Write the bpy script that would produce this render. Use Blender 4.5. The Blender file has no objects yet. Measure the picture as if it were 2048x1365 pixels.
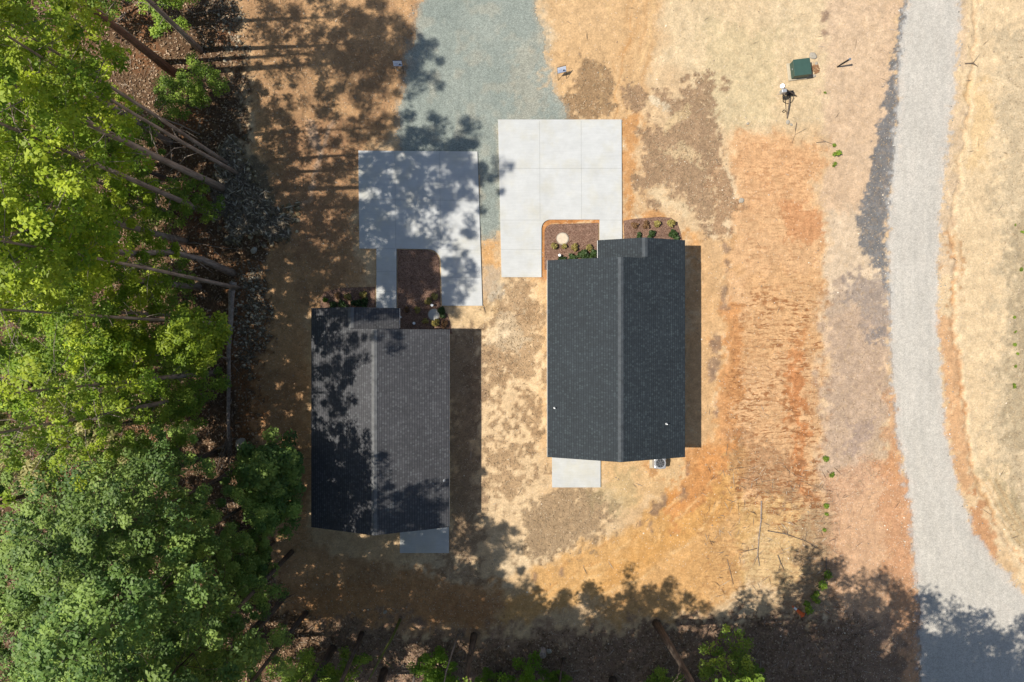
import bpy, bmesh, math, random
import numpy as np
from mathutils import Vector, Matrix, Euler
R = math.radians
random.seed(7)
SC = bpy.context.scene
COL = SC.collection

# ------------------------------------------------------------------ camera, sky, sun, exposure
H = 42.7            # flying height in metres; on the ground 32 photo pixels are one metre
S = 32.0
cam_d = bpy.data.cameras.new('camera')
cam_d.sensor_width = 36.0
cam_d.lens = 24.0
cam_d.clip_start = 0.5
cam_d.clip_end = 3000
cam = bpy.data.objects.new('camera', cam_d)
cam.location = (0, 0, H)
cam.rotation_euler = (0, 0, 0)
COL.objects.link(cam)
SC.camera = cam

SUN_K = 0.60        # shadow length per metre of height
SUN_AZ = R(3.0)     # shadows fall to the right and a touch up
elev = math.atan(1 / SUN_K)
world = bpy.data.worlds.new('World')
SC.world = world
world.use_nodes = True
wn = world.node_tree
bgn = wn.nodes['Background']
sky = wn.nodes.new('ShaderNodeTexSky')
sky.sky_type = 'NISHITA'
sky.sun_disc = False
sky.sun_elevation = elev
sky.sun_rotation = R(270) - SUN_AZ
wn.links.new(sky.outputs[0], bgn.inputs[0])
bgn.inputs[1].default_value = 0.095
sd = bpy.data.lights.new('sun', 'SUN')
sd.energy = 4.6
sd.angle = R(0.53)
sd.color = (1.0, 0.95, 0.86)
sun = bpy.data.objects.new('sun', sd)
dirv = Vector((math.cos(SUN_AZ) * SUN_K, math.sin(SUN_AZ) * SUN_K, -1)).normalized()
sun.rotation_euler = dirv.to_track_quat('-Z', 'Y').to_euler()
sun.location = (-30, 0, 60)
COL.objects.link(sun)
SC.view_settings.view_transform = 'Standard'
SC.view_settings.look = 'None'
SC.view_settings.exposure = 0.29
SC.view_settings.gamma = 1.0
SC.cycles.max_bounces = 6
SC.cycles.transparent_max_bounces = 8

# ------------------------------------------------------------------ helpers
def W(px, py, h=0.0):
    """photo pixel -> world x, y at height h"""
    s = S / (1 - h / H)
    return ((px - 1024) / s, -(py - 682.5) / s)

def lin(c):
    c = c / 255.0
    return c / 12.92 if c <= 0.04045 else ((c + 0.055) / 1.055) ** 2.4
K = 1.36
def A(r, g, b):
    """albedo of a flat ground that looks (r,g,b) in full sun"""
    return np.array([lin(r) / (K * 1.03), lin(g) / K, lin(b) / (K * 0.93)])

def vnoise(x, y, seed):
    rng = np.random.RandomState(seed)
    n = 256
    tab = rng.rand(n, n)
    xi = np.floor(x).astype(np.int64); yi = np.floor(y).astype(np.int64)
    fx = x - xi; fy = y - yi
    fx = fx * fx * (3 - 2 * fx); fy = fy * fy * (3 - 2 * fy)
    a = tab[xi % n, yi % n]; b = tab[(xi + 1) % n, yi % n]
    c = tab[xi % n, (yi + 1) % n]; d = tab[(xi + 1) % n, (yi + 1) % n]
    return (a * (1 - fx) + b * fx) * (1 - fy) + (c * (1 - fx) + d * fx) * fy

def fbm(x, y, scale, octv=4, seed=1, gain=0.5):
    """-1..1, feature size about 1/scale metres"""
    s = 0; amp = 1; tot = 0
    for o in range(octv):
        s = s + amp * (vnoise(x * scale * 2 ** o + 37.1 * o, y * scale * 2 ** o + 11.7 * o, seed + o) * 2 - 1)
        tot += amp; amp *= gain
    return s / tot * 1.6

def sstep(a, b, x):
    t = np.clip((x - a) / (b - a), 0, 1)
    return t * t * (3 - 2 * t)

def poly_sdf(px, py, pts):
    """negative inside, in the same units as px, py"""
    d = np.full(px.shape, 1e18); inside = np.zeros(px.shape, bool)
    n = len(pts)
    for i in range(n):
        x1, y1 = pts[i]; x2, y2 = pts[(i + 1) % n]
        ex, ey = x2 - x1, y2 - y1
        wx, wy = px - x1, py - y1
        t = np.clip((wx * ex + wy * ey) / (ex * ex + ey * ey + 1e-9), 0, 1)
        d = np.minimum(d, (wx - ex * t) ** 2 + (wy - ey * t) ** 2)
        if y1 != y2:
            c = ((y1 > py) != (y2 > py)) & (px < (x2 - x1) * (py - y1) / (y2 - y1) + x1)
            inside ^= c
    d = np.sqrt(d)
    return np.where(inside, -d, d)

def line_d(px, py, pts):
    d = np.full(px.shape, 1e18)
    for (x1, y1), (x2, y2) in zip(pts[:-1], pts[1:]):
        ex, ey = x2 - x1, y2 - y1
        wx, wy = px - x1, py - y1
        t = np.clip((wx * ex + wy * ey) / (ex * ex + ey * ey + 1e-9), 0, 1)
        d = np.minimum(d, (wx - ex * t) ** 2 + (wy - ey * t) ** 2)
    return np.sqrt(d)

def put(o, label=None, cat=None, group=None, kind=None):
    if label: o['label'] = label
    if cat: o['category'] = cat
    if group: o['group'] = group
    if kind: o['kind'] = kind
    return o

def arr_mesh(name, verts, faces, fs):
    """verts (n,3), faces flat int array with fs corners each"""
    me = bpy.data.meshes.new(name)
    verts = np.asarray(verts, np.float32); faces = np.asarray(faces, np.int32).ravel()
    nf = len(faces) // fs
    me.vertices.add(len(verts)); me.vertices.foreach_set('co', verts.ravel())
    me.loops.add(len(faces)); me.loops.foreach_set('vertex_index', faces)
    me.polygons.add(nf)
    me.polygons.foreach_set('loop_start', np.arange(0, nf * fs, fs, dtype=np.int32))
    me.polygons.foreach_set('loop_total', np.full(nf, fs, np.int32))
    me.update(calc_edges=True)
    return me

def link(name, me, mat=None, parent=None, loc=None, smooth=False):
    o = bpy.data.objects.new(name, me)
    COL.objects.link(o)
    if mat is not None and me is not None and len(me.materials) == 0:
        me.materials.append(mat)
    if parent is not None: o.parent = parent
    if loc is not None: o.location = loc
    if smooth and me is not None:
        me.polygons.foreach_set('use_smooth', np.ones(len(me.polygons), bool))
    return o

def empty(name, loc=(0, 0, 0), rz=0.0):
    o = bpy.data.objects.new(name, None)
    o.empty_display_size = 0.3
    o.location = loc; o.rotation_euler = (0, 0, rz)
    COL.objects.link(o)
    return o

def copy_tree(o, parent=None):
    c = o.copy(); COL.objects.link(c)
    if parent is not None:
        c.parent = parent
    for ch in list(o.children):
        copy_tree(ch, c)
    return c

class MB:
    """collects simple solids into one mesh"""
    def __init__(s): s.bm = bmesh.new()
    def box(s, c, size, rot=None, bev=0.0):
        r = bmesh.ops.create_cube(s.bm, size=1.0)
        vs = r['verts']
        M = Matrix.Translation(c) @ (Euler(rot).to_matrix().to_4x4() if rot else Matrix()) @ Matrix.Diagonal((size[0], size[1], size[2], 1))
        bmesh.ops.transform(s.bm, matrix=M, verts=vs)
        if bev > 0:
            es = list({e for v in vs for e in v.link_edges})
            bmesh.ops.bevel(s.bm, geom=es, offset=bev, segments=2, affect='EDGES', profile=0.5)
        return s
    def cyl(s, p0, p1, r0, r1=None, n=12, caps=True):
        p0 = Vector(p0); p1 = Vector(p1); r1 = r0 if r1 is None else r1
        d = p1 - p0
        r = bmesh.ops.create_cone(s.bm, cap_ends=caps, segments=n, radius1=max(r0, 1e-4), radius2=max(r1, 1e-4), depth=d.length)
        M = Matrix.Translation((p0 + p1) / 2) @ d.to_track_quat('Z', 'Y').to_matrix().to_4x4()
        bmesh.ops.transform(s.bm, matrix=M, verts=r['verts'])
        return s
    def tube(s, pts, rad, n=7):
        """pts list of vec, rad list or float"""
        pts = [Vector(p) for p in pts]
        if not hasattr(rad, '__len__'): rad = [rad] * len(pts)
        rings = []
        for i, p in enumerate(pts):
            d = (pts[min(i + 1, len(pts) - 1)] - pts[max(i - 1, 0)]).normalized()
            q = d.to_track_quat('Z', 'Y')
            rings.append([s.bm.verts.new(p + q @ Vector((math.cos(2 * math.pi * k / n) * rad[i], math.sin(2 * math.pi * k / n) * rad[i], 0))) for k in range(n)])
        for a, b in zip(rings[:-1], rings[1:]):
            for k in range(n):
                s.bm.faces.new((a[k], a[(k + 1) % n], b[(k + 1) % n], b[k]))
        s.bm.faces.new(list(reversed(rings[0]))); s.bm.faces.new(rings[-1])
        return s
    def prism(s, pts, z0, z1, bev=0.0):
        """pts: plan outline; z0,z1 numbers or functions of (x,y)"""
        f0 = z0 if callable(z0) else (lambda x, y: z0)
        f1 = z1 if callable(z1) else (lambda x, y: z1)
        lo = [s.bm.verts.new((x, y, f0(x, y))) for x, y in pts]
        hi = [s.bm.verts.new((x, y, f1(x, y))) for x, y in pts]
        n = len(pts)
        fs = [s.bm.faces.new(hi), s.bm.faces.new(list(reversed(lo)))]
        top = fs[0]
        for i in range(n):
            fs.append(s.bm.faces.new((lo[i], lo[(i + 1) % n], hi[(i + 1) % n], hi[i])))
        bmesh.ops.recalc_face_normals(s.bm, faces=fs)
        if bev > 0:
            bmesh.ops.bevel(s.bm, geom=list(top.edges), offset=bev, segments=2, affect='EDGES', profile=0.5)
        return s
    def build(s, name, mat, parent=None, loc=None, smooth=False):
        me = bpy.data.meshes.new(name)
        s.bm.to_mesh(me); s.bm.free()
        return link(name, me, mat, parent, loc, smooth)

# ------------------------------------------------------------------ materials
class NT:
    def __init__(s, name, rough=0.8, spec=0.3):
        s.m = bpy.data.materials.new(name); s.m.use_nodes = True
        s.t = s.m.node_tree; s.n = s.t.nodes
        s.b = s.n['Principled BSDF']
        s.b.inputs['Roughness'].default_value = rough
        s.b.inputs['Specular IOR Level'].default_value = spec
        s.out = s.n['Material Output']
        s.pos = s.n.new('ShaderNodeTexCoord').outputs['Object']
    def L(s, a, b): s.t.links.new(a, b)
    def val(s, inp, v):
        if isinstance(v, (int, float)): inp.default_value = v
        elif isinstance(v, (tuple, list, np.ndarray)): inp.default_value = (v[0], v[1], v[2], 1) if len(inp.default_value) == 4 else tuple(v[:3])
        else: s.L(v, inp)
    def attr(s, name, out='Color'):
        a = s.n.new('ShaderNodeAttribute'); a.attribute_name = name
        return a.outputs[out]
    def noise(s, scale, detail=3, rough=0.55, vec=None, out='Fac'):
        n = s.n.new('ShaderNodeTexNoise')
        n.inputs['Scale'].default_value = scale; n.inputs['Detail'].default_value = detail
        n.inputs['Roughness'].default_value = rough
        s.L(vec if vec is not None else s.pos, n.inputs['Vector'])
        return n.outputs[out]
    def voro(s, scale, feature='F1', vec=None, out='Distance', rnd=1.0):
        n = s.n.new('ShaderNodeTexVoronoi'); n.feature = feature
        n.inputs['Scale'].default_value = scale; n.inputs['Randomness'].default_value = rnd
        s.L(vec if vec is not None else s.pos, n.inputs['Vector'])
        return n.outputs[out]
    def rng(s, x, a, b, c, d, clamp=True):
        n = s.n.new('ShaderNodeMapRange'); n.clamp = clamp
        s.val(n.inputs[0], x)
        for i, v in enumerate((a, b, c, d)): s.val(n.inputs[i + 1], v)
        return n.outputs[0]
    def math(s, op, a, b=0.0):
        n = s.n.new('ShaderNodeMath'); n.operation = op
        s.val(n.inputs[0], a); s.val(n.inputs[1], b)
        return n.outputs[0]
    def mix(s, f, a, b, mode='MIX'):
        n = s.n.new('ShaderNodeMix'); n.data_type = 'RGBA'; n.blend_type = mode
        s.val(n.inputs[0], f); s.val(n.inputs[6], a); s.val(n.inputs[7], b)
        return n.outputs[2]
    def scale(s, col, f):
        n = s.n.new('ShaderNodeVectorMath'); n.operation = 'SCALE'
        s.val(n.inputs[0], col); s.val(n.inputs['Scale'], f)
        return n.outputs[0]
    def mapv(s, scale, vec=None, rot=(0, 0, 0)):
        n = s.n.new('ShaderNodeMapping')
        n.inputs['Scale'].default_value = scale; n.inputs['Rotation'].default_value = rot
        s.L(vec if vec is not None else s.pos, n.inputs['Vector'])
        return n.outputs[0]
    def bump(s, h, strength=0.5, dist=0.02):
        n = s.n.new('ShaderNodeBump')
        n.inputs['Strength'].default_value = strength; n.inputs['Distance'].default_value = dist
        s.L(h, n.inputs['Height']); s.L(n.outputs[0], s.b.inputs['Normal'])
    def color(s, c): s.val(s.b.inputs['Base Color'], c)

def simple(name, c, rough=0.6, metal=0.0, var=0.12, sc=6.0, bump=0.0, spec=0.3):
    t = NT(name, rough, spec)
    t.b.inputs['Metallic'].default_value = metal
    f = t.rng(t.noise(sc, 4), 0.25, 0.75, 1 - var, 1 + var)
    t.color(t.scale(np.array(c), f))
    if bump: t.bump(t.noise(sc * 4, 4), bump, 0.01)
    return t.m

def mat_soil():
    t = NT('soil', 0.95, 0.1)
    base = t.attr('soil_colour'); rough = t.attr('straw', 'Fac'); rock = t.attr('stones', 'Fac')
    f1 = t.rng(t.noise(2.2, 6, 0.66), 0.25, 0.75, 0.80, 1.17)
    f2 = t.rng(t.noise(9, 6, 0.8), 0.28, 0.72, 0.66, 1.30)
    # dry stems and blades: stretched noise in two directions, stronger where there is straw
    st1 = t.noise(1.0, 3, 0.6, t.mapv((14, 42, 1), rot=(0, 0, 0.5)))
    st2 = t.noise(1.0, 3, 0.6, t.mapv((42, 14, 1), rot=(0, 0, -0.35)))
    st = t.math('MAXIMUM', st1, st2)
    amp = t.rng(rough, 0, 1, 0.05, 0.42)
    f3 = t.math('ADD', 1.0, t.math('MULTIPLY', t.rng(st, 0.38, 0.78, -1.0, 1.0), amp))
    f = t.math('MULTIPLY', t.math('MULTIPLY', f1, f2), f3)
    base = t.mix(t.rng(t.noise(5, 5, 0.75, t.mapv((1, 1, 1), rot=(0, 0, 0.7))), 0.42, 0.72, 0, 0.35), base, t.scale(base, (0.82)))
    hue = t.noise(3.1, 5, 0.7, t.mapv((1, 1, 1), rot=(0, 0, 2.1)))
    base = t.mix(t.rng(hue, 0.5, 0.75, 0, 0.30), base, (0.62, 0.40, 0.20))
    # erosion cracks where water ran down the slope
    rl = t.attr('rill', 'Fac')
    wv = t.n.new('ShaderNodeVectorMath'); wv.operation = 'ADD'
    nz = t.n.new('ShaderNodeTexNoise'); nz.inputs['Scale'].default_value = 1.6; nz.inputs['Detail'].default_value = 4
    t.L(t.pos, nz.inputs['Vector'])
    sc_ = t.n.new('ShaderNodeVectorMath'); sc_.operation = 'SCALE'; t.L(nz.outputs['Color'], sc_.inputs[0]); sc_.inputs['Scale'].default_value = 0.3
    t.L(t.pos, wv.inputs[0]); t.L(sc_.outputs[0], wv.inputs[1])
    vr = t.voro(1.0, 'DISTANCE_TO_EDGE', t.mapv((0.34, 2.9, 1), wv.outputs[0]))
    vr2 = t.voro(1.0, 'DISTANCE_TO_EDGE', t.mapv((1.1, 4.6, 1), wv.outputs[0], rot=(0, 0, 0.12)))
    wid = t.rng(t.noise(0.9, 3), 0.35, 0.65, 0.03, 0.11)
    cr = t.math('MAXIMUM', t.math('LESS_THAN', vr, wid), t.math('MULTIPLY', t.math('LESS_THAN', vr2, wid), 0.7))
    brk = t.rng(t.noise(2.3, 4, 0.6, t.mapv((1, 1.6, 1), rot=(0, 0, 0))), 0.42, 0.56, 0, 1)
    cr = t.math('MULTIPLY', t.math('MULTIPLY', cr, brk), rl)
    base = t.mix(t.math('MULTIPLY', cr, 0.9), base, (0.27, 0.115, 0.045))
    col = t.scale(base, f)
    # small stones, pale and dark
    vc = t.voro(13, out='Color'); vd = t.voro(13)
    sep = t.n.new('ShaderNodeSeparateColor'); t.L(vc, sep.inputs[0])
    thr = t.rng(rock, 0, 1, 0.995, 0.80)
    m = t.math('MULTIPLY', t.math('GREATER_THAN', sep.outputs[0], thr), t.math('LESS_THAN', vd, 0.36))
    col = t.mix(t.math('MULTIPLY', m, 0.7), col, (0.62, 0.50, 0.38))
    vc2 = t.voro(9, out='Color', vec=t.mapv((1, 1, 1), rot=(0, 0, 1))); vd2 = t.voro(9, vec=t.mapv((1, 1, 1), rot=(0, 0, 1)))
    sep2 = t.n.new('ShaderNodeSeparateColor'); t.L(vc2, sep2.inputs[0])
    m2 = t.math('MULTIPLY', t.math('GREATER_THAN', sep2.outputs[1], t.rng(rough, 0, 1, 0.988, 0.93)), t.math('LESS_THAN', vd2, 0.30))
    col = t.mix(t.math('MULTIPLY', m2, 0.6), col, (0.10, 0.065, 0.04))
    t.color(col)
    h = t.math('ADD', t.noise(7, 6, 0.75), t.math('MULTIPLY', st, 0.7))
    h = t.math('SUBTRACT', h, t.math('MULTIPLY', cr, 0.9))
    t.bump(h, 0.7, 0.06)
    return t.m

def mat_gravel(name, ca, cb, speck, sc=16, tint=None):
    t = NT(name, 0.95, 0.15)
    vc = t.voro(sc, out='Color')
    sep = t.n.new('ShaderNodeSeparateColor'); t.L(vc, sep.inputs[0])
    col = t.mix(t.rng(t.noise(0.35, 5, 0.6), 0.3, 0.7, 0, 1), ca, cb)
    base = t.attr('soil_colour')
    col = t.mix(t.attr('dust', 'Fac'), col, base)
    f = t.rng(sep.outputs[0], 0, 1, 1 - speck, 1 + speck)
    f = t.math('MULTIPLY', f, t.rng(t.noise(3.0, 5, 0.7), 0.25, 0.75, 0.9, 1.1))
    f = t.math('MULTIPLY', f, t.rng(t.noise(1.0, 3, 0.5, t.mapv((3.5, 0.25, 1))), 0.3, 0.7, 0.95, 1.05))
    t.color(t.scale(col, f))
    t.bump(t.voro(sc), 0.6, 0.03)
    return t.m

def mat_concrete(name, c):
    t = NT(name, 0.85, 0.25)
    f = t.rng(t.noise(0.8, 6, 0.7), 0.25, 0.75, 0.86, 1.08)
    f = t.math('MULTIPLY', f, t.rng(t.noise(1.0, 3, 0.5, t.mapv((1.2, 14, 1))), 0.3, 0.7, 0.965, 1.03))
    f = t.math('MULTIPLY', f, t.rng(t.noise(30, 3, 0.6), 0.25, 0.75, 0.96, 1.04))
    stain = t.rng(t.noise(0.6, 5, 0.7, t.mapv((1, 1, 1), rot=(0, 0, 2))), 0.48, 0.72, 0, 0.8)
    col = t.mix(stain, np.array(c), np.array(c) * np.array([1.0, 0.95, 0.82]))
    t.color(t.scale(col, f))
    t.bump(t.noise(40, 3), 0.15, 0.01)
    return t.m

def mat_shingle(name, ca, cb, cc):
    """architectural shingles; uv = metres along the ridge, metres down the slope"""
    t = NT(name, 0.75, 0.35)
    uv = t.n.new('ShaderNodeUVMap'); uv.uv_map = 'shingle'
    def brick(off, w, h):
        m = t.n.new('ShaderNodeMapping'); m.inputs['Location'].default_value = off
        t.L(uv.outputs[0], m.inputs['Vector'])
        b = t.n.new('ShaderNodeTexBrick'); t.L(m.outputs[0], b.inputs['Vector'])
        b.offset = 0.37; b.offset_frequency = 2; b.squash = 0.7; b.squash_frequency = 3
        b.inputs['Color1'].default_value = (0, 0, 0, 1); b.inputs['Color2'].default_value = (1, 1, 1, 1)
        b.inputs['Mortar'].default_value = (0, 0, 0, 1)
        b.inputs['Scale'].default_value = 1; b.inputs['Mortar Size'].default_value = 0.008
        b.inputs['Mortar Smooth'].default_value = 0.3; b.inputs['Bias'].default_value = -0.15
        b.inputs['Brick Width'].default_value = w; b.inputs['Row Height'].default_value = h
        return b
    b = brick((0, 0, 0), 0.13, 0.145)
    sep = t.n.new('ShaderNodeSeparateColor'); t.L(b.outputs['Color'], sep.inputs[0])
    col = t.mix(sep.outputs[0], ca, cb)
    pick = t.math('GREATER_THAN', sep.outputs[0], 0.66)
    col = t.mix(t.math('MULTIPLY', pick, t.rng(t.noise(2.5, 4, 0.7), 0.35, 0.65, 0.1, 0.6)), col, cc)
    big = t.math('MULTIPLY', t.rng(t.noise(0.7, 5, 0.7), 0.3, 0.7, 0.86, 1.14), t.rng(t.noise(1.0, 4, 0.6, t.mapv((0.6, 6, 1))), 0.3, 0.7, 0.9, 1.1))
    fine = t.rng(t.noise(45, 2), 0.3, 0.7, 0.88, 1.12)
    col = t.scale(col, t.math('MULTIPLY', big, fine))
    # the exposed butt of each course is a dark line
    sx = t.n.new('ShaderNodeSeparateXYZ'); t.L(uv.outputs[0], sx.inputs[0])
    fr = t.math('FRACT', t.math('DIVIDE', sx.outputs[1], 0.145))
    line = t.math('GREATER_THAN', fr, 0.80)
    col = t.mix(t.math('MULTIPLY', line, 0.7), col, np.array(ca) * 0.45)
    t.color(col)
    hh = t.math('ADD', fr, t.math('MULTIPLY', sep.outputs[0], 0.5))
    t.bump(hh, 0.5, 0.012)
    return t.m

def mat_leaf(name, c1, c2, c3, trans=0.35, hue=0.0):
    t = NT(name, 0.55, 0.35)
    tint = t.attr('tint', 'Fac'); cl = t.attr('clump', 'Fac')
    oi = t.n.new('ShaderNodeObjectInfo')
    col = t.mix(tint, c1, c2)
    col = t.mix(t.math('MULTIPLY', cl, 0.75), col, c3)  # highlight of lit clumps painted over the leaf green
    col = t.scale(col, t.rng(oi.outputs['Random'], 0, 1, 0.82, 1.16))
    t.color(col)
    tr = t.n.new('ShaderNodeBsdfTranslucent')
    t.L(t.scale(col, 1.5), tr.inputs['Color'])
    mx = t.n.new('ShaderNodeMixShader'); mx.inputs[0].default_value = trans
    t.L(t.b.outputs[0], mx.inputs[1]); t.L(tr.outputs[0], mx.inputs[2])
    t.L(mx.outputs[0], t.out.inputs['Surface'])
    return t.m

def mat_bark(name, c, dark):
    t = NT(name, 0.9, 0.15)
    n = t.noise(1.0, 5, 0.65, t.mapv((9, 9, 1.2)))
    col = t.mix(t.rng(n, 0.35, 0.65, 0, 1), dark, c)
    col = t.scale(col, t.rng(t.noise(1.3, 4), 0.3, 0.7, 0.8, 1.2))
    t.color(col); t.bump(n, 0.6, 0.03)
    return t.m

M = {}
M['soil'] = mat_soil()
M['drive_gravel'] = mat_gravel('blue_gravel', (0.200, 0.225, 0.198), (0.262, 0.282, 0.245), 0.26, 22)
M['road_gravel'] = mat_gravel('road_gravel', (0.405, 0.375, 0.325), (0.455, 0.42, 0.365), 0.17, 20)
M['concrete'] = mat_concrete('concrete', (0.485, 0.487, 0.472))
M['joint'] = simple('joint_sealant', (0.33, 0.33, 0.315), 0.9)
M['roof_dark'] = mat_shingle('slate_shingles', (0.017, 0.023, 0.028), (0.030, 0.039, 0.045), (0.043, 0.058, 0.063))
M['roof_brown'] = mat_shingle('brown_grey_shingles', (0.052, 0.052, 0.056), (0.082, 0.080, 0.085), (0.105, 0.112, 0.115))  # brown-grey roof, tone made paler to hold its brighter light
M['cap_dark'] = simple('slate_cap', (0.058, 0.066, 0.072), 0.75, var=0.35, sc=3)
M['cap_brown'] = simple('brown_grey_cap', (0.125, 0.125, 0.125), 0.75, var=0.35, sc=3)
M['white'] = simple('white_trim', (0.78, 0.77, 0.74), 0.5, var=0.04)
M['siding'] = simple('siding', (0.62, 0.62, 0.60), 0.6, var=0.05)
M['glass'] = simple('window_glass', (0.03, 0.04, 0.05), 0.08, spec=0.8)
M['door'] = simple('door_paint', (0.05, 0.06, 0.07), 0.4)
M['dark_metal'] = simple('dark_metal', (0.03, 0.03, 0.032), 0.5, 0.6)
M['grey_metal'] = simple('grey_metal', (0.45, 0.46, 0.47), 0.45, 0.5)
M['pvc'] = simple('white_plastic', (0.80, 0.80, 0.78), 0.4, var=0.04)
M['green_paint'] = simple('green_enamel', (0.042, 0.085, 0.068), 0.45, var=0.1, sc=3)
M['lid'] = simple('lid_plastic', (0.56, 0.46, 0.34), 0.7, var=0.1)
M['lid_grey'] = simple('grey_lid', (0.42, 0.41, 0.38), 0.7, var=0.1)
M['orange'] = simple('orange_plastic', (0.75, 0.14, 0.035), 0.5, var=0.06)
M['stone'] = simple('pale_stone', (0.34, 0.30, 0.24), 0.9, var=0.3, sc=9, bump=0.4)
M['stone_dark'] = simple('grey_rubble', (0.16, 0.155, 0.135), 0.9, var=0.45, sc=6, bump=0.5)
M['clay_chunk'] = simple('rusty_stone', (0.30, 0.16, 0.08), 0.9, var=0.3, sc=12, bump=0.5)
M['dusty'] = simple('dusty_concrete', (0.46, 0.39, 0.28), 0.9, var=0.15)
M['sign_white'] = simple('sign_board', (0.70, 0.76, 0.88), 0.35, var=0.04)
M['sign_blue'] = simple('sign_print', (0.30, 0.38, 0.60), 0.4)
M['sign_dark'] = simple('sign_ink', (0.02, 0.03, 0.05), 0.4)
M['twig'] = mat_bark('dead_wood', (0.22, 0.17, 0.13), (0.10, 0.075, 0.055))
M['straw'] = simple('dry_straw', (0.40, 0.29, 0.17), 0.9, var=0.35, sc=3)
M['bark_grey'] = mat_bark('grey_bark', (0.37, 0.30, 0.25), (0.18, 0.14, 0.115))
M['bark_red'] = mat_bark('red_bark', (0.25, 0.135, 0.09), (0.13, 0.07, 0.05))
M['bark_dark'] = mat_bark('dark_bark', (0.15, 0.115, 0.09), (0.07, 0.055, 0.045))
M['leaf_lime'] = mat_leaf('lime_leaf', (0.055, 0.135, 0.010), (0.16, 0.29, 0.016), (0.60, 0.66, 0.045), 0.33)
M['leaf_mid'] = mat_leaf('mid_leaf', (0.065, 0.135, 0.014), (0.145, 0.24, 0.025), (0.42, 0.54, 0.07), 0.32)
M['leaf_blue'] = mat_leaf('blue_green_leaf', (0.026, 0.074, 0.016), (0.076, 0.17, 0.034), (0.44, 0.57, 0.115), 0.27)
M['leaf_olive'] = mat_leaf('olive_leaf', (0.15, 0.17, 0.045), (0.32, 0.32, 0.09), (0.66, 0.58, 0.24), 0.30)
M['leaf_bright'] = mat_leaf('bright_leaf', (0.10, 0.20, 0.016), (0.15, 0.27, 0.02), (0.20, 0.30, 0.03), 0.45)
M['leaf_dark'] = mat_leaf('dark_leaf', (0.022, 0.048, 0.016), (0.045, 0.085, 0.022), (0.07, 0.11, 0.03), 0.25)
M['leaf_gold'] = mat_leaf('golden_leaf', (0.23, 0.18, 0.045), (0.34, 0.27, 0.07), (0.42, 0.36, 0.12), 0.25)
M['leaf_brown'] = mat_leaf('bronze_leaf', (0.13, 0.065, 0.035), (0.24, 0.13, 0.06), (0.30, 0.18, 0.08), 0.25)
def mat_mulch():
    t = NT('mulch', 0.95, 0.1)
    vc = t.voro(22, out='Color'); sep = t.n.new('ShaderNodeSeparateColor'); t.L(vc, sep.inputs[0])
    col = t.mix(sep.outputs[0], (0.12, 0.062, 0.042), (0.30, 0.19, 0.135))
    col = t.scale(col, t.rng(t.noise(2.5, 5), 0.3, 0.7, 0.8, 1.2))
    t.color(col); t.bump(t.math('ADD', t.voro(22), t.noise(10, 4)), 0.9, 0.04)
    return t.m
M['mulch'] = mat_mulch()

# ------------------------------------------------------------------ the ground: one sheet
NXF = np.arange(-35.0, 35.0001, 0.1); NYF = np.arange(-24.0, 24.0001, 0.1)
ext = np.array([1, 2, 4, 7, 12, 20, 35, 60, 100, 180, 300, 500, 800.0])
gx = np.concatenate([-35 - ext[::-1], NXF, 35 + ext])
gy = np.concatenate([-24 - ext[::-1], NYF, 24 + ext])
GX, GY = np.meshgrid(gx, gy, indexing='ij')
PX = GX * S + 1024; PY = 682.5 - GY * S
_w = 0.0
def warp(ampx, sc, seed):
    return fbm(GX, GY, sc, 4, seed) * ampx, fbm(GX, GY, sc, 4, seed + 50) * ampx
WX1, WY1 = warp(16, 0.9, 3)
WX2, WY2 = warp(34, 0.28, 9)
WXf, WYf = warp(6, 3.0, 13)
NB = fbm(GX, GY, 0.35, 5, 21); NM = fbm(GX, GY, 1.2, 5, 31); NF = fbm(GX, GY, 4.0, 3, 41)
NG = fbm(GX, GY, 7.5, 2, 47)
NS = fbm(GX, GY, 0.12, 4, 61)

def area(pts, soft=14, w1=1.0, w2=0.0, wf=1.0, noise=0.0, strength=1.0):
    d = poly_sdf(PX + WX1 * w1 + WX2 * w2 + WXf * wf, PY + WY1 * w1 + WY2 * w2 + WYf * wf, pts)
    d = d + noise * (NM * 0.6 + NF * 0.5 + NB * 0.4) + 6 * NF + 3 * NG
    soft = soft * 0.62
    return strength * (1 - sstep(-soft, soft, d))

def stroke(pts, width, soft=6, w1=0.4, wf=0.6, noise=0.0, strength=1.0):
    d = line_d(PX + WX1 * w1 + WXf * wf, PY + WY1 * w1 + WYf * wf, pts) + noise * (NF + NM) * 0.5
    return strength * (1 - sstep(width - soft, width + soft, d))

COLR = np.empty(GX.shape + (3,)); COLR[:] = A(226, 192, 146)
STRAW = np.zeros(GX.shape); STONE = np.full(GX.shape, 0.2); HGT = np.zeros(GX.shape)
def blend(m, c):
    global COLR
    COLR = COLR * (1 - m[..., None]) + np.asarray(c) * m[..., None]
def setv(arr, m, v): arr[:] = arr * (1 - m) + v * m

SAND = A(229, 197, 150); PALE = A(238, 214, 174); PINK = A(222, 188, 152); CLAY = A(218, 158, 98)
DEEP = A(205, 130, 70); YEL = A(226, 172, 96); STR = A(176, 142, 108); GREYSTR = A(188, 160, 126)
LITTER = A(116, 88, 64); SILT = A(128, 126, 122)  # LITTER: leaf brown, darkened to carry the shade of the wood
# broad tones
blend(0.55 * sstep(-0.2, 0.9, NB), A(220, 178, 128))
blend(0.45 * sstep(0.1, 1.0, -NB), PALE)
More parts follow.
